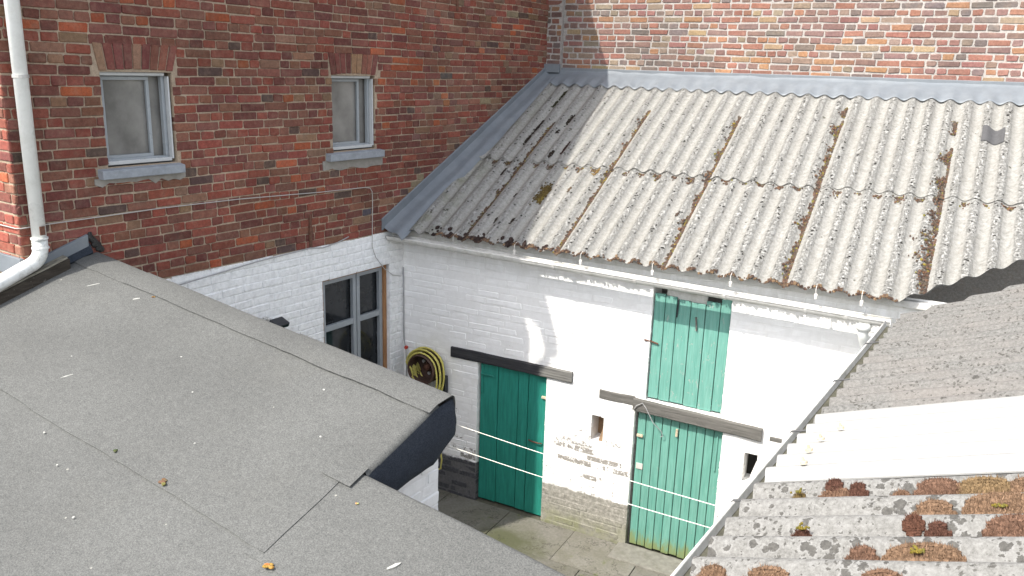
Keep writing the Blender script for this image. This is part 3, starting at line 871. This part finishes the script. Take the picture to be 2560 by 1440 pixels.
fs += [(n_+d, n_+c, n_+b, n_+a) for a, b, c, d in fs]+[(i, n_+i, n_+i+1, i+1) for i in range(ni)]
mm.add(vs, fs); mm.build('soaker', 'zinc', barn, smooth=True)
# bent grey patch on one valley
mm = MB(); vs = []
for off in (.010, .006):
    for j in range(5):
        for i in range(13):
            u = 5.372+.192*i/12; v = (1.92-YE)/CS+(.27-.03*n3(u*9, 2, 0))*j/4
            vs.append(roofpt(u, v, wave(u)+.016+off))
k = 13; n_ = 65
fs = [(j*k+i, j*k+i+1, (j+1)*k+i+1, (j+1)*k+i) for j in range(4) for i in range(12)]
fs += [(n_+d, n_+c, n_+b, n_+a) for a, b, c, d in fs]
mm.add(vs, fs); mm.build('roof_patch', 'lead', barn, smooth=True)
# hook bolts with white caps hanging at the eave
for (u, cap) in ((.80, 0), (1.525, 1), (2.235, 1), (2.945, 1), (3.645, 1), (4.335, 1), (4.70, 1)):
    k = round((u-X0)/PW); u = X0+k*PW
    p0 = roofpt(u, .05, AMP+.012); p1 = roofpt(u, -.004, AMP+.014)
    mm = MB(); mm.tube([p0, p1, W(u+.002, -.262, 2.995), W(u+.004, -.250, 2.960), W(u+.004, -.215, 2.950)], .0035, 6)
    hk = mm.build('roof_hook', 'cap', barn)
    if cap:
        mm = MB(); c = W(u+.004, -.256, 2.972)
        mm.tube([c+W(0, -.006, 0), c+W(0, .006, 0)], .016, 10); mm.box(W, u-.007, u+.015, -.262, -.250, 2.936, 2.962); mm.build('cap', 'cap', hk, bevel=.002)
# gutter along the eave
def gutter(mb, pts, r_, side, th=.003, a0=-5, a1=185, n=12):
    prof = []
    for q in (r_, r_-th):
        for i in range(n+1):
            a = radians(a0+(a1-a0)*i/n); prof.append((cos(a)*q, -sin(a)*q))
    rings = [[p+side*x+Vector((0, 0, z)) for x, z in prof] for p in pts]
    k = len(prof); vs = [v for g_ in rings for v in g_]; fs = []
    for i in range(len(pts)-1):
        for j in range(n):
            fs.append((i*k+j, i*k+j+1, (i+1)*k+j+1, (i+1)*k+j)); b = n+1
            fs.append((i*k+b+j, (i+1)*k+b+j, (i+1)*k+b+j+1, i*k+b+j+1))
        for j in (0, n): fs.append((i*k+j, (i+1)*k+j, (i+1)*k+n+1+j, i*k+n+1+j))
    mb.add(vs, fs)
gz = lambda x: 2.942-.0195*x
GY = -.235
gp = [W(x, GY+.004*n3(x, 0, 3), gz(x)+.003*n3(x*1.5, 2, 1)) for x in [-.02+i*(4.93+.02)/20 for i in range(21)]]
mm = MB(); gutter(mm, gp, .058, W(0, -1, 0)); mm.tube([p+W(0, -.058, 0) for p in gp], .0075, 8); mm.tube([p+W(0, .058, .004) for p in gp], .006, 6)
gut = mm.build('gutter', 'gutter', barn, smooth=True)
for x in (.0, .80, 1.27, 1.95, 2.78, 3.60, 4.28, 4.60):
    mm = MB(); q = [W(x, GY, gz(x))+Vector((0, -cos(radians(a))*.064, -sin(radians(a))*.064)) for a in range(-8, 190, 22)]
    for a, b in zip(q, q[1:]): mm.prism([a+W(-.011, 0, 0), a+W(.011, 0, 0), a*1+W(.011, 0, 0)+(W(x, GY, gz(x))-a)*.07+W(0, 0, 0), a+W(-.011, 0, 0)+(W(x, GY, gz(x))-a)*.07],
                                        [b+W(-.011, 0, 0), b+W(.011, 0, 0), b+W(.011, 0, 0)+(W(x, GY, gz(x))-b)*.07, b+W(-.011, 0, 0)+(W(x, GY, gz(x))-b)*.07])
    mm.build('bracket', 'gutter', gut)
mm = MB(); mm.tube([W(4.74, GY, 2.80), W(4.74, GY, 2.72), W(4.745, GY+.03, 2.66), W(4.775, -.10, 2.54), W(4.785, -.06, 2.47), W(4.785, -.06, .05)], .042, 14)
bdp = mm.build('downpipe', 'pvc', barn, smooth=True)
mm = MB(); mm.tube([W(4.74, GY, 2.735), W(4.74, GY, 2.775), W(4.74, GY, 2.80)], [.056, .058, .050], 16); mm.build('outlet', 'pvc', bdp, smooth=True)

# ------------------------------------------------------------------ the lean-to on the right (roof D)
lean = thing('lean_to', 'lean-to with grey and white corrugated sheets mottled with lichen at right', 'outbuilding', L(6.8, -2.6, 0))
DM = .362; DC = 1/sqrt(1+DM*DM); DS = DM*DC
DN = NV*(-DS)+Vector((0, 0, DC))
CR = -3.46; PD = .175; DA = .0245
def zD(y): 
    t = min(1, max(0, (y+3.45)/1.2)); return 2.998-.050*t*t*(3-2*t)-.012*max(0, y+2)
def dpt(u, v, h): return L(4.99+v*DC, u, zD(u)+v*DS)+DN*(h-DA)
def waveD(u): return DA*cos(2*pi*(u-CR)/PD)
def sheetD(u0, u1, mat, lift, slo=0, vmax=3.0):
    sd_ = rr.random()*40; dv = rr.uniform(-.012, .012)
    def P(u, v, h): return dpt(u, v, h)+Vector((0, 0, slo*v))
    def v0(u): return max(dv+.003*n3(u*20, 1, sd_), 0 if u < -.05 else (u+.05-.28)/.74/DC)
    mm = MB()
    global wave_n
    wave_n = lambda u, h: waveD(u)/DA
    sheet(mm, P, u0, u1, v0, lambda u: max(vmax, v0(u)+.05), max(10, int((u1-u0)/PD*14)), 26,
          lambda u, v, e: waveD(u)+lift+.0035*n3(u*2, v*2, sd_)+.0012*n3(u*25, v*25, 3))
    return mm.build('roof_sheet', mat, lean, smooth=True)
y = CR+PD*.40
sheetD(CR-PD*5.6, CR+PD*.45, 'fibre_near', 0)
sheetD(CR-PD*11.5, CR-PD*5.3, 'fibre_near', .008)
sheetD(CR-PD*17.5, CR-PD*11.2, 'fibre_near', 0)
sheetD(CR+PD*.22, CR+PD*6.18, 'sheet_white', .008, .012)
for i in range(3):
    a = CR+PD*(5.6+6*i); sheetD(a, a+PD*6.4, 'fibre_far', .006*(i % 2)-.004)
# gutter, brackets, wall
dg = [L(4.968+.002*n3(y_, 0, 2), y_, 2.860+.004*n3(y_*.8, 1, 1)) for y_ in [.12-6.6*i/30 for i in range(31)]]
mm = MB(); gutter(mm, dg, .060, -NV); mm.tube([p-NV*.060 for p in dg], .0075, 8)
dgo = mm.build('gutter', 'gutter', lean, smooth=True)
for y_ in (-.62, -1.55, -2.5, -3.42, -4.15, -5.0):
    mm = MB()
    pts = [L(4.968-.070, y_, 2.858), L(4.968-.062, y_, 2.872), L(4.968-.02, y_, 2.885), L(5.0, y_, 2.905)]
    mm.tube(pts, .0055, 6); mm.build('bracket', 'lead', dgo)
mm = MB(); mm.box(L, 5.06, 5.30, -9, .0, 0, 2.86); mm.build('wall', 'white', lean)
mm = MB(); mm.box(L, 4.905, 5.03, -6.3, .10, 2.800, 2.826); mm.build('gutter_silt', 'soil', dgo)
# fixings with washers
for (x, yk) in ((5.16, 1), (5.14, 2), (5.15, 3), (5.20, 4)):
    p = dpt(CR+PD*yk, (x-4.99)/DC, DA+.014)+Vector((0, 0, .004)); mm = MB()
    mm.tube([p, p+DN*.012], .017, 10); mm.tube([p+DN*.012, p+DN*.03], .006, 6); mm.build('roof_bolt', 'ochre', lean)

# ------------------------------------------------------------------ the felt-roofed annex in front (roof E)
annex = thing('annex', 'low annex with a grey mineral felt roof and dark hanging edge in front', 'outbuilding', L(2.2, -5.2, 0))
def zE(x, y):
    z = 3.315-.0932*x+.32*(y+3.444)
    if y > -3.58: z -= .25*(y+3.58)*1.0
    return z+.006*n3(x*1.3, y*1.3, 2)+.002*n3(x*5, y*5, 7)
def felt(name, x0, x1, y0, y1, off, mat='felt', roll_x=0, roll_y=0, wav=.006, skx=0):
    """felt length lying on the roof; roll_x / roll_y: how far it is dressed down over the +x / +y edge"""
    step_ = .06; xs = []; ys = []
    n1 = max(2, int((x1-x0)/step_)); n2 = max(2, int((y1-y0)/step_))
    xs = [(x0+(x1-x0)*i/n1, 0, 0) for i in range(n1+1)]; ys = [(y0+(y1-y0)*i/n2, 0, 0) for i in range(n2+1)]
    R_ = .035
    def drop(lst, e, d):
        out = [q for q in lst if q[0] < e-R_]
        out += [(e-R_+R_*sin(radians(a)), R_*(1-cos(radians(a))), 1) for a in (0, 22, 45, 68, 90)]
        for i in range(1, 6): out.append((e, R_+(d-R_)*i/5, 1))
        return out
    if roll_x: xs = drop(xs, x1, roll_x)
    if roll_y: ys = drop(ys, y1, roll_y)
    mm = MB(); vs = []
    for th in (0, -.004):
        for j, (yv_, dy, _) in enumerate(ys):
            for i, (xv, dx, _) in enumerate(xs):
                xx, yy_ = xv, yv_
                if i == 0: xx += wav*n3(yy_*4, x0, 3)+wav*.5*n3(yy_*13, x0, 5)
                if j == 0: yy_ += wav*n3(xx*4, y0, 8)+wav*.5*n3(xx*13, y0, 2)
                if i == len(xs)-1 and not roll_x: xx += wav*n3(yy_*4, x1, 3)
                if dx: dxx = dx*(1+.05*n3(yy_*5, 3, 1)); 
                else: dxx = 0
                vs.append(L(xx+(.010*n3(yy_*6, dx*8, 4) if dx > .05 else 0), yy_+skx*(xx-x0)+(.008*n3(xx*6, dy*8, 4) if dy > .05 else 0), zE(xx, min(yy_, y1))+off+th-dxx-dy))
    k = len(xs); n_ = k*len(ys)
    fs = [(j*k+i, j*k+i+1, (j+1)*k+i+1, (j+1)*k+i) for j in range(len(ys)-1) for i in range(k-1)]
    fs += [(n_+d, n_+c, n_+b, n_+a) for a, b, c, d in fs]
    mm.add(vs, fs); fs = []
    for i in range(k-1): fs += [(i, n_+i, n_+i+1, i+1), (n_-k+i, n_-k+i+1, 2*n_-k+i+1, 2*n_-k+i)]
    for j in range(len(ys)-1): fs += [(j*k, (j+1)*k, n_+(j+1)*k, n_+j*k), (j*k+k-1, n_+j*k+k-1, n_+(j+1)*k+k-1, (j+1)*k+k-1)]
    mm.add(vs, fs); return mm.build(name, mat, annex, smooth=True)
felt('felt_sheet', .0, 4.90, -5.75, -4.66, 0.0)
felt('felt_sheet', .0, 4.90, -8.2, -5.72, -.006)
felt('felt_sheet', 3.16, 4.90, -4.72, -4.10, .005, roll_y=.16)
felt('felt_sheet', .0, 3.25, -4.68, -3.62, .010, wav=.010)
felt('verge_strip', 3.17, 3.335, -4.112, -3.56, .016, roll_x=.10)
felt('felt_patch', 3.145, 3.325, -4.225, -4.095, .022, wav=.003)
felt('cap_strip', .02, .655, -3.655, -3.435, .017, roll_y=.14)
felt('cap_strip', .640, 2.20, -3.655, -3.435, .022, roll_y=.14)
felt('cap_strip', 2.17, 3.345, -3.660, -3.435, .027, roll_y=.14, wav=.010)
for (x, y, ln, wd, a) in ((.46, -3.76, .040, .0035, .9), (.90, -3.73, .024, .0045, .8), (1.26, -4.42, .032, .003, 1.0), (1.60, -4.75, .006, .004, .3), (2.7, -3.78, .006, .004, .2),
                        (2.05, -4.15, .005, .004, .2), (1.72, -3.98, .006, .003, .5), (2.95, -4.05, .006, .004, .2), (3.80, -4.45, .028, .006, 1.0), (2.3, -5.0, .006, .004, 1), (1.9, -4.85, .005, .0035, 1), (1.1, -4.3, .005, .003, .4), (2.4, -4.4, .005, .003, .4)):
    mm = MB(); pts_a = []; rq = random.Random(int(x*91))
    for i in range(10):
        t = 2*pi*i/10; qx, qy = ln*cos(t)*(1+rq.uniform(-.3, .3)), wd*sin(t)*(1+rq.uniform(-.3, .3))
        pts_a.append((x+qx*cos(a)-qy*sin(a), y+qx*sin(a)+qy*cos(a)))
    mm.prism([L(u, v, zE(u, v)+.008) for u, v in pts_a], [L(u, v, zE(u, v)+.0125) for u, v in pts_a]); mm.build('dropping', 'dropping', annex)
# hanging dark edge at the verge
mm = MB(); nj = 22; ni = 8; vs = []
for off in (0, -.006):
    for j in range(nj+1):
        y = -4.11+(-3.445+4.11)*j/nj
        zt = zE(3.33, y)+.006
        zb = 2.60+.06*max(0, (-3.95-y))/.16 if y < -3.95 else (2.62+.045*sin((y+3.95)*4.0)+.11*max(0, (y+3.62)/.175))
        for i in range(ni+1):
            t = i/ni; sag = .018*sin(t*pi)*(1+.6*n3(y*4, t, 2))+.022*t*(y+4.11)*1.2+.006*n3(y*9, t*4, 6)
            vs.append(L(3.336+sag+off, y, zt-.012+(zb-zt)*t))
k = ni+1; n_ = k*(nj+1)
fs = [(j*k+i, j*k+i+1, (j+1)*k+i+1, (j+1)*k+i) for j in range(nj) for i in range(ni)]
fs += [(n_+d, n_+c, n_+b, n_+a) for a, b, c, d in fs]
fs += [(nj*k+i, nj*k+i+1, n_+nj*k+i+1, n_+nj*k+i) for i in range(ni)]+[(j*k+ni, n_+j*k+ni, n_+(j+1)*k+ni, (j+1)*k+ni) for j in range(nj)]
mm.add(vs, fs); mm.build('hanging_felt', 'bitumen', annex, smooth=True, label='dark bitumen felt hanging down over the verge')
# deck and walls
mm = MB()
def deck(x0, x1, y0, y1):
    mm.prism([L(x0, y0, zE(x0, y0)-.03), L(x1, y0, zE(x1, y0)-.03), L(x1, y1, zE(x1, y1)-.03), L(x0, y1, zE(x0, y1)-.03)][::-1],
             [L(x0, y0, zE(x0, y0)-.13), L(x1, y0, zE(x1, y0)-.13), L(x1, y1, zE(x1, y1)-.13), L(x0, y1, zE(x0, y1)-.13)][::-1])
deck(.01, 3.30, -4.12, -3.46); deck(.01, 4.84, -8.1, -4.125)
mm.build('deck', 'deck_shade_wood', annex)
mm = MB(); mm.box(L, .02, 3.275, -4.2, -3.49, 0, 2.72); mm.box(L, .02, 4.7, -8.0, -4.21, 0, 2.05)
wallE = mm.build('wall', 'white_j', annex)
r = random.Random(41)
FE = lambda u, w, z: L(3.279+w, u, z)
br = lay(-4.19, -3.488, 1.9, 2.70, .0735, .225, .118, [], .008, r, .2)
masonry(br, FE, wallE, 'white', r, lambda r, u, z: (0, 0, 0), lambda u, z: 0, True, cham=.006, wave=wvB)
# zinc upstand on the house wall, tar smear, old board kerb under the elbow
zF = lambda y: 3.440+.325*(y+3.522)
mm = MB()
mm.prism([L(.0, -3.522, zF(-3.522)-.105), L(.022, -3.522, zF(-3.522)-.105), L(.022, -3.522, zF(-3.522)-.006), L(.006, -3.522, zF(-3.522)), L(0, -3.522, zF(-3.522))],
         [L(.0, -3.985, zF(-3.985)-.105), L(.022, -3.985, zF(-3.985)-.105), L(.022, -3.985, zF(-3.985)-.006), L(.006, -3.985, zF(-3.985)), L(0, -3.985, zF(-3.985))])
mm.build('flashing', 'zinc', annex, bevel=.003)
mm = MB()
mm.prism([L(.004, -3.51, zE(0, -3.51)-.02), L(.05, -3.51, zE(0, -3.51)+.03), L(.012, -3.51, zF(-3.51)-.07)], [L(.004, -3.99, zE(0, -3.99)-.02), L(.05, -3.99, zE(0, -3.99)+.03), L(.012, -3.99, zF(-3.99)-.07)])
mm.build('upstand', 'bitumen', annex)
mm = MB(); r = random.Random(6)
for i in range(26):
    t = i/25; mm.blob(L(.008, -3.505+.075*t+r.uniform(-.012, .012), 3.425-.115*t+r.uniform(-.014, .014)), .012, .022, .022, (.02, .02, .02))
mm.build('tar_smear', 'tar', annex)
def kerb(name, mat, x0, x1, h0, h1, ya, yb):
    mm = MB(); k_ = 14; A_ = []
    rings = []
    for i in range(k_+1):
        y = ya+(yb-ya)*i/k_
        rings.append([L(x0, y, zE(x0, y)+h0), L(x1, y, zE(x1, y)+h0), L(x1, y, zE(x1, y)+h1+.004*n3(y*6, x1, 1)), L(x0, y, zE(x0, y)+h1+.004*n3(y*6, x0, 4))])
    mm.add([v for q in rings for v in q], [(i*4+j, i*4+(j+1) % 4, i*4+4+(j+1) % 4, i*4+4+j) for i in range(k_) for j in range(4)]+[(0, 1, 2, 3), (k_*4+3, k_*4+2, k_*4+1, k_*4)])
    return mm.build(name, mat, annex)
kerb('kerb_board', 'deck_shade_wood', .075, .098, .0, .080, -3.715, -4.75)  # dark side board: shade on the kerb's side face put into its colour
kerb('kerb_board', 'oldwood', .020, .080, .0, .092, -3.72, -4.22)
kerb('kerb_board', 'oldwood', .028, .080, .0, .078, -4.27, -4.9)

# ------------------------------------------------------------------ moss
BR = [(.080, .052, .040), (.105, .066, .048), (.075, .060, .046), (.11, .060, .036), (.062, .042, .034), (.09, .072, .055)]
YL = [(.17, .13, .025), (.13, .115, .03)]
r = random.Random(77); rng = r
mb = MB()
ax = (Vector((1, 0, 0)), Vector((0, CS, SN)), RN)
def clump(u, v, s, c=None, fl=.45):
    if v < edge0(u): return
    c = c or r.choice(BR if r.random() < .9 else YL)
    kq = r.uniform(.65, 1.25); c = tuple(x*kq for x in c)
    mb.blob(roofpt(u, v, wave(u)+(.024 if v > VM-.005 else .010)), s*r.uniform(.7, 1.2), s*r.uniform(.9, 1.8), s*fl, c, ax)
for s_, k0 in enumerate((4, 10, 16, 22, 28)):
    uc = X0+PW*(k0-.44)
    amt = (.55, .85, 1.0, 1.4, 1.9)[s_]
    v = .0
    while v < VT-.25:
        pr = (.95 if v < VM else max(0, .95-(v-VM)*.62))*min(1, amt)
        dens = n3(uc, v*2.2, 4)+pr-.15
        if dens > 0:
            wdt = (.009+.028*amt*max(0, .45+1.3*n3(v*5, uc, 2)))*(1.9 if (s_ == 4 and .55 < v < 1.45) else 1)
            for _ in range(6):
                clump(uc-abs(r.gauss(0, wdt*.8)), v+r.uniform(-.012, .012), r.uniform(.006, .014))
        v += .016
for k in range(1, 34):                                # in the valleys under the lap and along the eave
    ut = X0+PW*(k+.5)
    if ut > 6.0: break
    amt = max(0, n3(k*.9, 2.2, 0)+.55)
    for _ in range(int(46*amt)):
        clump(ut+r.gauss(0, .020), VM-.012-abs(r.gauss(0, .026))*(.6+amt), r.uniform(.006, .012), None, .4)
    am2 = max(0, .75+n3(k*1.3, 7, 1))*(1.5 if k < 10 else .75)
    for _ in range(int(34*am2)):
        clump(ut+PW*.5+r.gauss(0, .045), .012+abs(r.gauss(0, .016)), r.uniform(.007, .016), r.choice([(.07, .045, .035), (.10, .065, .045), (.15, .10, .06)]), .55)
        if k < 9 and r.random() < .45: clump(ut+r.gauss(0, .03), .02+abs(r.gauss(0, .05)), r.uniform(.012, .026), (.035, .024, .021), .6)
BKM = (.030, .023, .018)
for (u, v, a, b, n_, c) in ((.722, 3.00, .014, .10, 70, (.035, .032, .018)), (.712, 2.76, .012, .10, 60, (.035, .032, .018)), (.742, 2.20, .022, .11, 110, BKM), (.727, 1.93, .018, .10, 90, BKM), (1.061, 2.43, .016, .10, 80, BKM),
                            (1.025, 2.12, .010, .03, 16, BKM), (1.271, 1.81, .016, .11, 90, (.042, .024, .020)), (1.178, 1.62, .016, .06, 40, BKM), (1.39, .94, .036, .17, 260, (.085, .060, .022)),
                            (1.40, .86, .020, .08, 90, (.15, .11, .028)), (.752, 1.238, .012, .05, 34, BKM), (1.096, .848, .010, .03, 20, BKM), (1.088, .386, .012, .04, 28, BKM), (1.275, .407, .013, .04, 30, BKM),
                            (1.814, 1.40, .02, .05, 40, (.15, .10, .04)), (1.66, 1.02, .012, .06, 26, (.11, .08, .055)), (2.9, .8, .012, .03, 16, (.07, .05, .04))):
    for _ in range(n_): clump(u+r.gauss(0, a*.55), v+r.gauss(0, b*.5), r.uniform(.007, .014), c, .45)
mb.build('moss', 'moss', kind='stuff', label='brown moss growing along the laps and eave of the barn roof', category='moss')

mb = MB()                                             # thick cushions in the valleys of the near roof
def cushion(x, k, half, hgt, cols, wid=.055, dy=0):
    yv = CR-PD*(k+.5)+dy
    n1 = max(5, int(half*2/.012))
    base = r.choice(cols)
    for i in range(n1+1):
        t = -1+2*i/n1
        hh = .74*hgt*sqrt(max(0, 1-t*t*.96))*(.75+.5*abs(n3(x*9+t*3, k, 2)))
        ww = wid*(.35+.65*sqrt(max(0, 1-t*t)))
        for j in range(9):
            s = -1+j/4
            yy_ = yv+s*ww
            v = (x+t*half-4.99)/DC
            p = dpt(yy_, v, waveD(yy_)+.004)
            hz = hh*(1-s*s*.8)
            kq = r.uniform(.6, 1.1); c = tuple(q*kq for q in base)
            mb.blob(p+DN*hz*.45, .011, .012, max(.006, hz*.6), c, (NV*DC+Vector((0, 0, DS)), AV, DN))
            for _ in range(7):                         # upright shoots
                q = p+DN*hz*.8+NV*r.uniform(-.010, .010)+AV*r.uniform(-.010, .010)
                d = (DN*1+NV*r.uniform(-.5, .5)+AV*r.uniform(-.5, .5)).normalized()*r.uniform(.008, .017)
                e = NV*r.uniform(-.0022, .0022)+AV*r.uniform(-.0022, .0022)
                kq = r.uniform(.75, 1.6); c2 = tuple(min(1, z*kq) for z in base)
                mb.add([q-e, q+e, q+d], [(0, 1, 2)], c2)
RB = [(.165, .100, .066), (.185, .118, .075), (.15, .088, .060)]
DK = [(.085, .042, .030), (.10, .048, .032)]
for (x, k, half, h, c, w_, dy) in ((5.335, 0, .058, .030, RB, .045, 0), (5.325, 0, .024, .020, DK, .026, .055), (5.412, 0, .032, .030, DK, .040, .02), (5.195, 0, .020, .026, [(.17, .12, .05)], .03, 0), (5.566, 0, .026, .016, RB, .03, 0),
                                  (5.69, 0, .075, .040, RB, .055, .01), (5.835, 0, .085, .036, [(.19, .13, .07)], .055, .01), (5.965, 0, .055, .036, RB, .05, .01),
                                  (5.697, 1, .060, .038, RB, .055, 0), (5.90, 1, .110, .052, RB, .065, .01), (5.295, 2, .025, .030, DK, .03, 0), (5.657, 2, .026, .022, DK, .03, .045), (5.73, 2, .032, .028, DK, .042, .01),
                                  (5.95, 2, .085, .044, RB, .06, .01), (5.533, 3, .042, .036, RB, .045, 0), (5.71, 3, .110, .040, RB, .055, 0), (5.085, 4, .048, .040, RB, .05, 0), (5.275, 4, .072, .030, RB, .05, 0), (5.62, 4, .06, .03, RB, .05, 0), (5.5, 5, .09, .04, RB, .05, 0)):
    cushion(x, k, half, h, c, w_, dy)
for (x, k, n_) in ((5.31, 2, 16), (5.70, 3, 26), (5.90, 1, 14), (5.20, 0, 12)):
    for _ in range(n_):
        yv = CR-PD*(k+.5)+r.gauss(0, .010); v = (x+r.gauss(0, .010)-4.99)/DC
        mb.blob(dpt(yv, v, waveD(yv)+.042), .005, .005, .006, r.choice(YL))
mb.build('moss', 'moss', kind='stuff', label='thick rusty moss cushions in the valleys of the near right roof', category='moss')

# ------------------------------------------------------------------ loose things
# drum and hose on the wall by the casement
dr = thing('hose_drum', 'rusty brown drum hung on the white wall by the casement', 'drum', W(.385, -.13, 1.36))
cx, cz, R1 = .385, 1.49, .172
mm = MB(); seg = 28
prof = [(R1, -.02), (R1, -.235), (R1-.006, -.242), (R1-.012, -.235), (R1-.012, -.05), (0.0, -.045)]
vs = []; 
for (q, yv_) in prof:
    for i in range(seg): a = 2*pi*i/seg; vs.append(W(cx+q*cos(a), yv_, cz+q*sin(a)))
fs = [(j*seg+i, (j+1)*seg+i, (j+1)*seg+(i+1) % seg, j*seg+(i+1) % seg) for j in range(len(prof)-1) for i in range(seg)]
mm.add(vs, fs); mm.build('shell', 'drum', dr, smooth=False)
mm = MB(); mm.tube([W(cx, -.05, cz), W(cx, -.13, cz)], [.045, .035], 12); mm.build('hub', 'rust', dr, smooth=True)
for a in (30, 150, 270):
    mm = MB(); c = W(cx+.085*cos(radians(a)), -.048, cz+.085*sin(radians(a))); mm.tube([c, c+W(0, -.02, 0)], .018, 10); mm.build('bolt', 'steel', dr)
box('bracket', 'black', dr, W, .50, .60, -.06, -.004, 1.20, 1.40)
r = random.Random(9)
mm = MB(); pts = []
for lp in range(9):
    rx = R1+.020+.011*(lp % 4)+r.uniform(-.003, .003); dep = -.055-.018*lp
    tail = .05+.03*(lp % 3)+r.uniform(0, .03)
    for i in range(25):
        a = radians(200-(i/24)*360)
        x = cx+rx*cos(a); z = cz+rx*sin(a)
        if sin(a) < 0: z = cz+rx*sin(a)-tail*(-sin(a))**1.5*1.2; x = cx+.02+(x-cx)*.9+.06*(-sin(a))
        pts.append(W(x, dep-.018*i/24, z))
pts += [W(.47, -.20, 1.05), W(.56, -.18, .80), W(.60, -.16, .62), W(.62, -.15, .45), W(.60, -.14, .33), W(.54, -.14, .30)]
mm.tube(pts, .0095, 7)
mm.build('hose', 'hose', smooth=True, label='yellow garden hose coiled over the rusty drum', category='hose')
# clothes lines across the yard
for (a, b, lab) in ((L(3.33, -3.43, 2.815), L(4.90, -3.632, 2.937), 'upper white clothes line stretched across the green doors'),
                    (L(3.30, -3.475, 2.700), L(4.90, -3.652, 2.838), 'lower white clothes line stretched across the green doors')):
    mm = MB(); mm.tube([a+(b-a)*(i/24)-Vector((0, 0, .012*sin(pi*i/24))) for i in range(25)], .0017, 6)
    mm.build('clothes_line', 'rope', label=lab, category='clothes line', group='clothes lines over the yard')
# floodlight on the painted wall
fl = thing('floodlight', 'small black floodlight on the white wall above the felt roof', 'lamp', L(.05, -1.90, 2.33))
mm = MB(); o = L(.13, -1.88, 2.385)
X_, Y_, Z_ = (NV*.9+Vector((0, 0, -.35))).normalized(), AV, None
Z_ = X_.cross(Y_)
F_ = lambda x, y, z: o+X_*x+Y_*y+Z_*z
mm.box(F_, -.055, .06, -.075, .075, -.022, .022); mm.build('housing', 'black', fl, bevel=.008)
mm = MB(); mm.box(F_, .045, .0635, -.06, .06, -.016, .016); mm.build('lens', 'pane_dark', fl)
mm = MB(); mm.tube([L(0, -1.93, 2.40), L(.05, -1.93, 2.42), L(.08, -1.92, 2.40)], .010, 8); mm.box(L, -.004, .018, -1.955, -1.905, 2.37, 2.43); mm.build('bracket', 'gutter', fl)
# cables
mm = MB(); mm.tube([FF(-1.5, .012, 3.56), FF(-.6, .012, 3.545), FF(-.02, .012, 3.545), L(.012, -3.98, 3.545), L(.012, -3.83, 3.55), L(.012, -2.91, 3.557), L(.012, -2.14, 3.545), L(.012, -1.21, 3.507), L(.012, -.60, 3.492), L(.012, -.53, 3.478), L(.012, -.50, 3.44),
                    L(.012, -.495, 3.35), L(.012, -.505, 3.0), L(.014, -.51, 2.86), L(.016, -.46, 2.74), L(.02, -.34, 2.60), L(.02, -.20, 2.50), W(.0, -.06, 2.46)], .0042, 6)
mm.build('cable', 'cable', smooth=True, label='thin white cable running across the red brick under the windows', category='cable')
mm = MB(); pts = [(-2.95, 2.90), (-2.5, 2.93), (-2.0, 2.965), (-1.7, 2.975), (-1.36, 2.985), (-1.2, 2.962), (-1.0, 2.985), (-.85, 3.02)]
mm.tube([L(.014, a, b) for a, b in pts], .006, 6)
mm.build('cable', 'cable_grey', smooth=True, label='grey cable sagging along the top edge of the white paint', category='cable')
mm = MB(); mm.tube([W(.006, -.012, 2.55), W(.012, -.014, 2.2), W(.010, -.014, 1.9), W(.02, -.02, 1.72), W(.05, -.03, 1.60), W(.06, -.03, 1.40), W(.05, -.03, 1.25)], .006, 6)
mm.build('cable', 'cable_grey', smooth=True, label='dark cable down the inner corner beside the casement', category='cable')
vl = thing('valve', 'small red valve wheel on the white wall above the drum', 'valve', W(.055, -.03, 1.62))
mm = MB(); mm.tube([W(.055, -.02, 1.635), W(.055, -.045, 1.635)], .020, 12); mm.build('wheel', 'red', vl)
mm = MB(); mm.tube([W(.055, .0, 1.635), W(.055, -.02, 1.635)], .008, 8); mm.build('stem', 'steel', vl)
# bits lying on the felt
def bit(name, x, y, s, c, label, cat, n_=7, fl=.6):
    global rng
    rng = random.Random(int(x*100)); m_ = MB()
    for i in range(n_):
        m_.blob(L(x+rng.gauss(0, s*.5), y+rng.gauss(0, s*.5), zE(x, y)+.010+s*.25), s*.6, s*.5, s*fl*.6, tuple(q*rng.uniform(.7, 1.3) for q in c))
    m_.build(name, 'moss', label=label, category=cat)
bit('moss_tuft', 2.50, -4.655, .024, (.16, .12, .06), 'brown moss tuft on the felt lap in the middle of the roof', 'moss')
bit('moss_tuft', 2.08, -4.645, .014, (.06, .06, .035), 'small dark moss tuft on the felt lap', 'moss', 5)
bit('moss_tuft', 3.33, -4.72, .022, (.30, .20, .05), 'ochre moss tuft at the lower end of the felt lap', 'moss')
bit('pebble', 3.385, -4.755, .018, (.36, .32, .26), 'pale pebble beside the ochre moss tuft', 'pebble', 2)
bit('moss_tuft', .985, -3.665, .013, (.20, .11, .04), 'tiny rust brown tuft against the cap strip', 'moss', 4)
bit('pebble', 3.42, -4.28, .011, (.40, .30, .10), 'yellowish pebble near the small felt patch', 'pebble', 2)
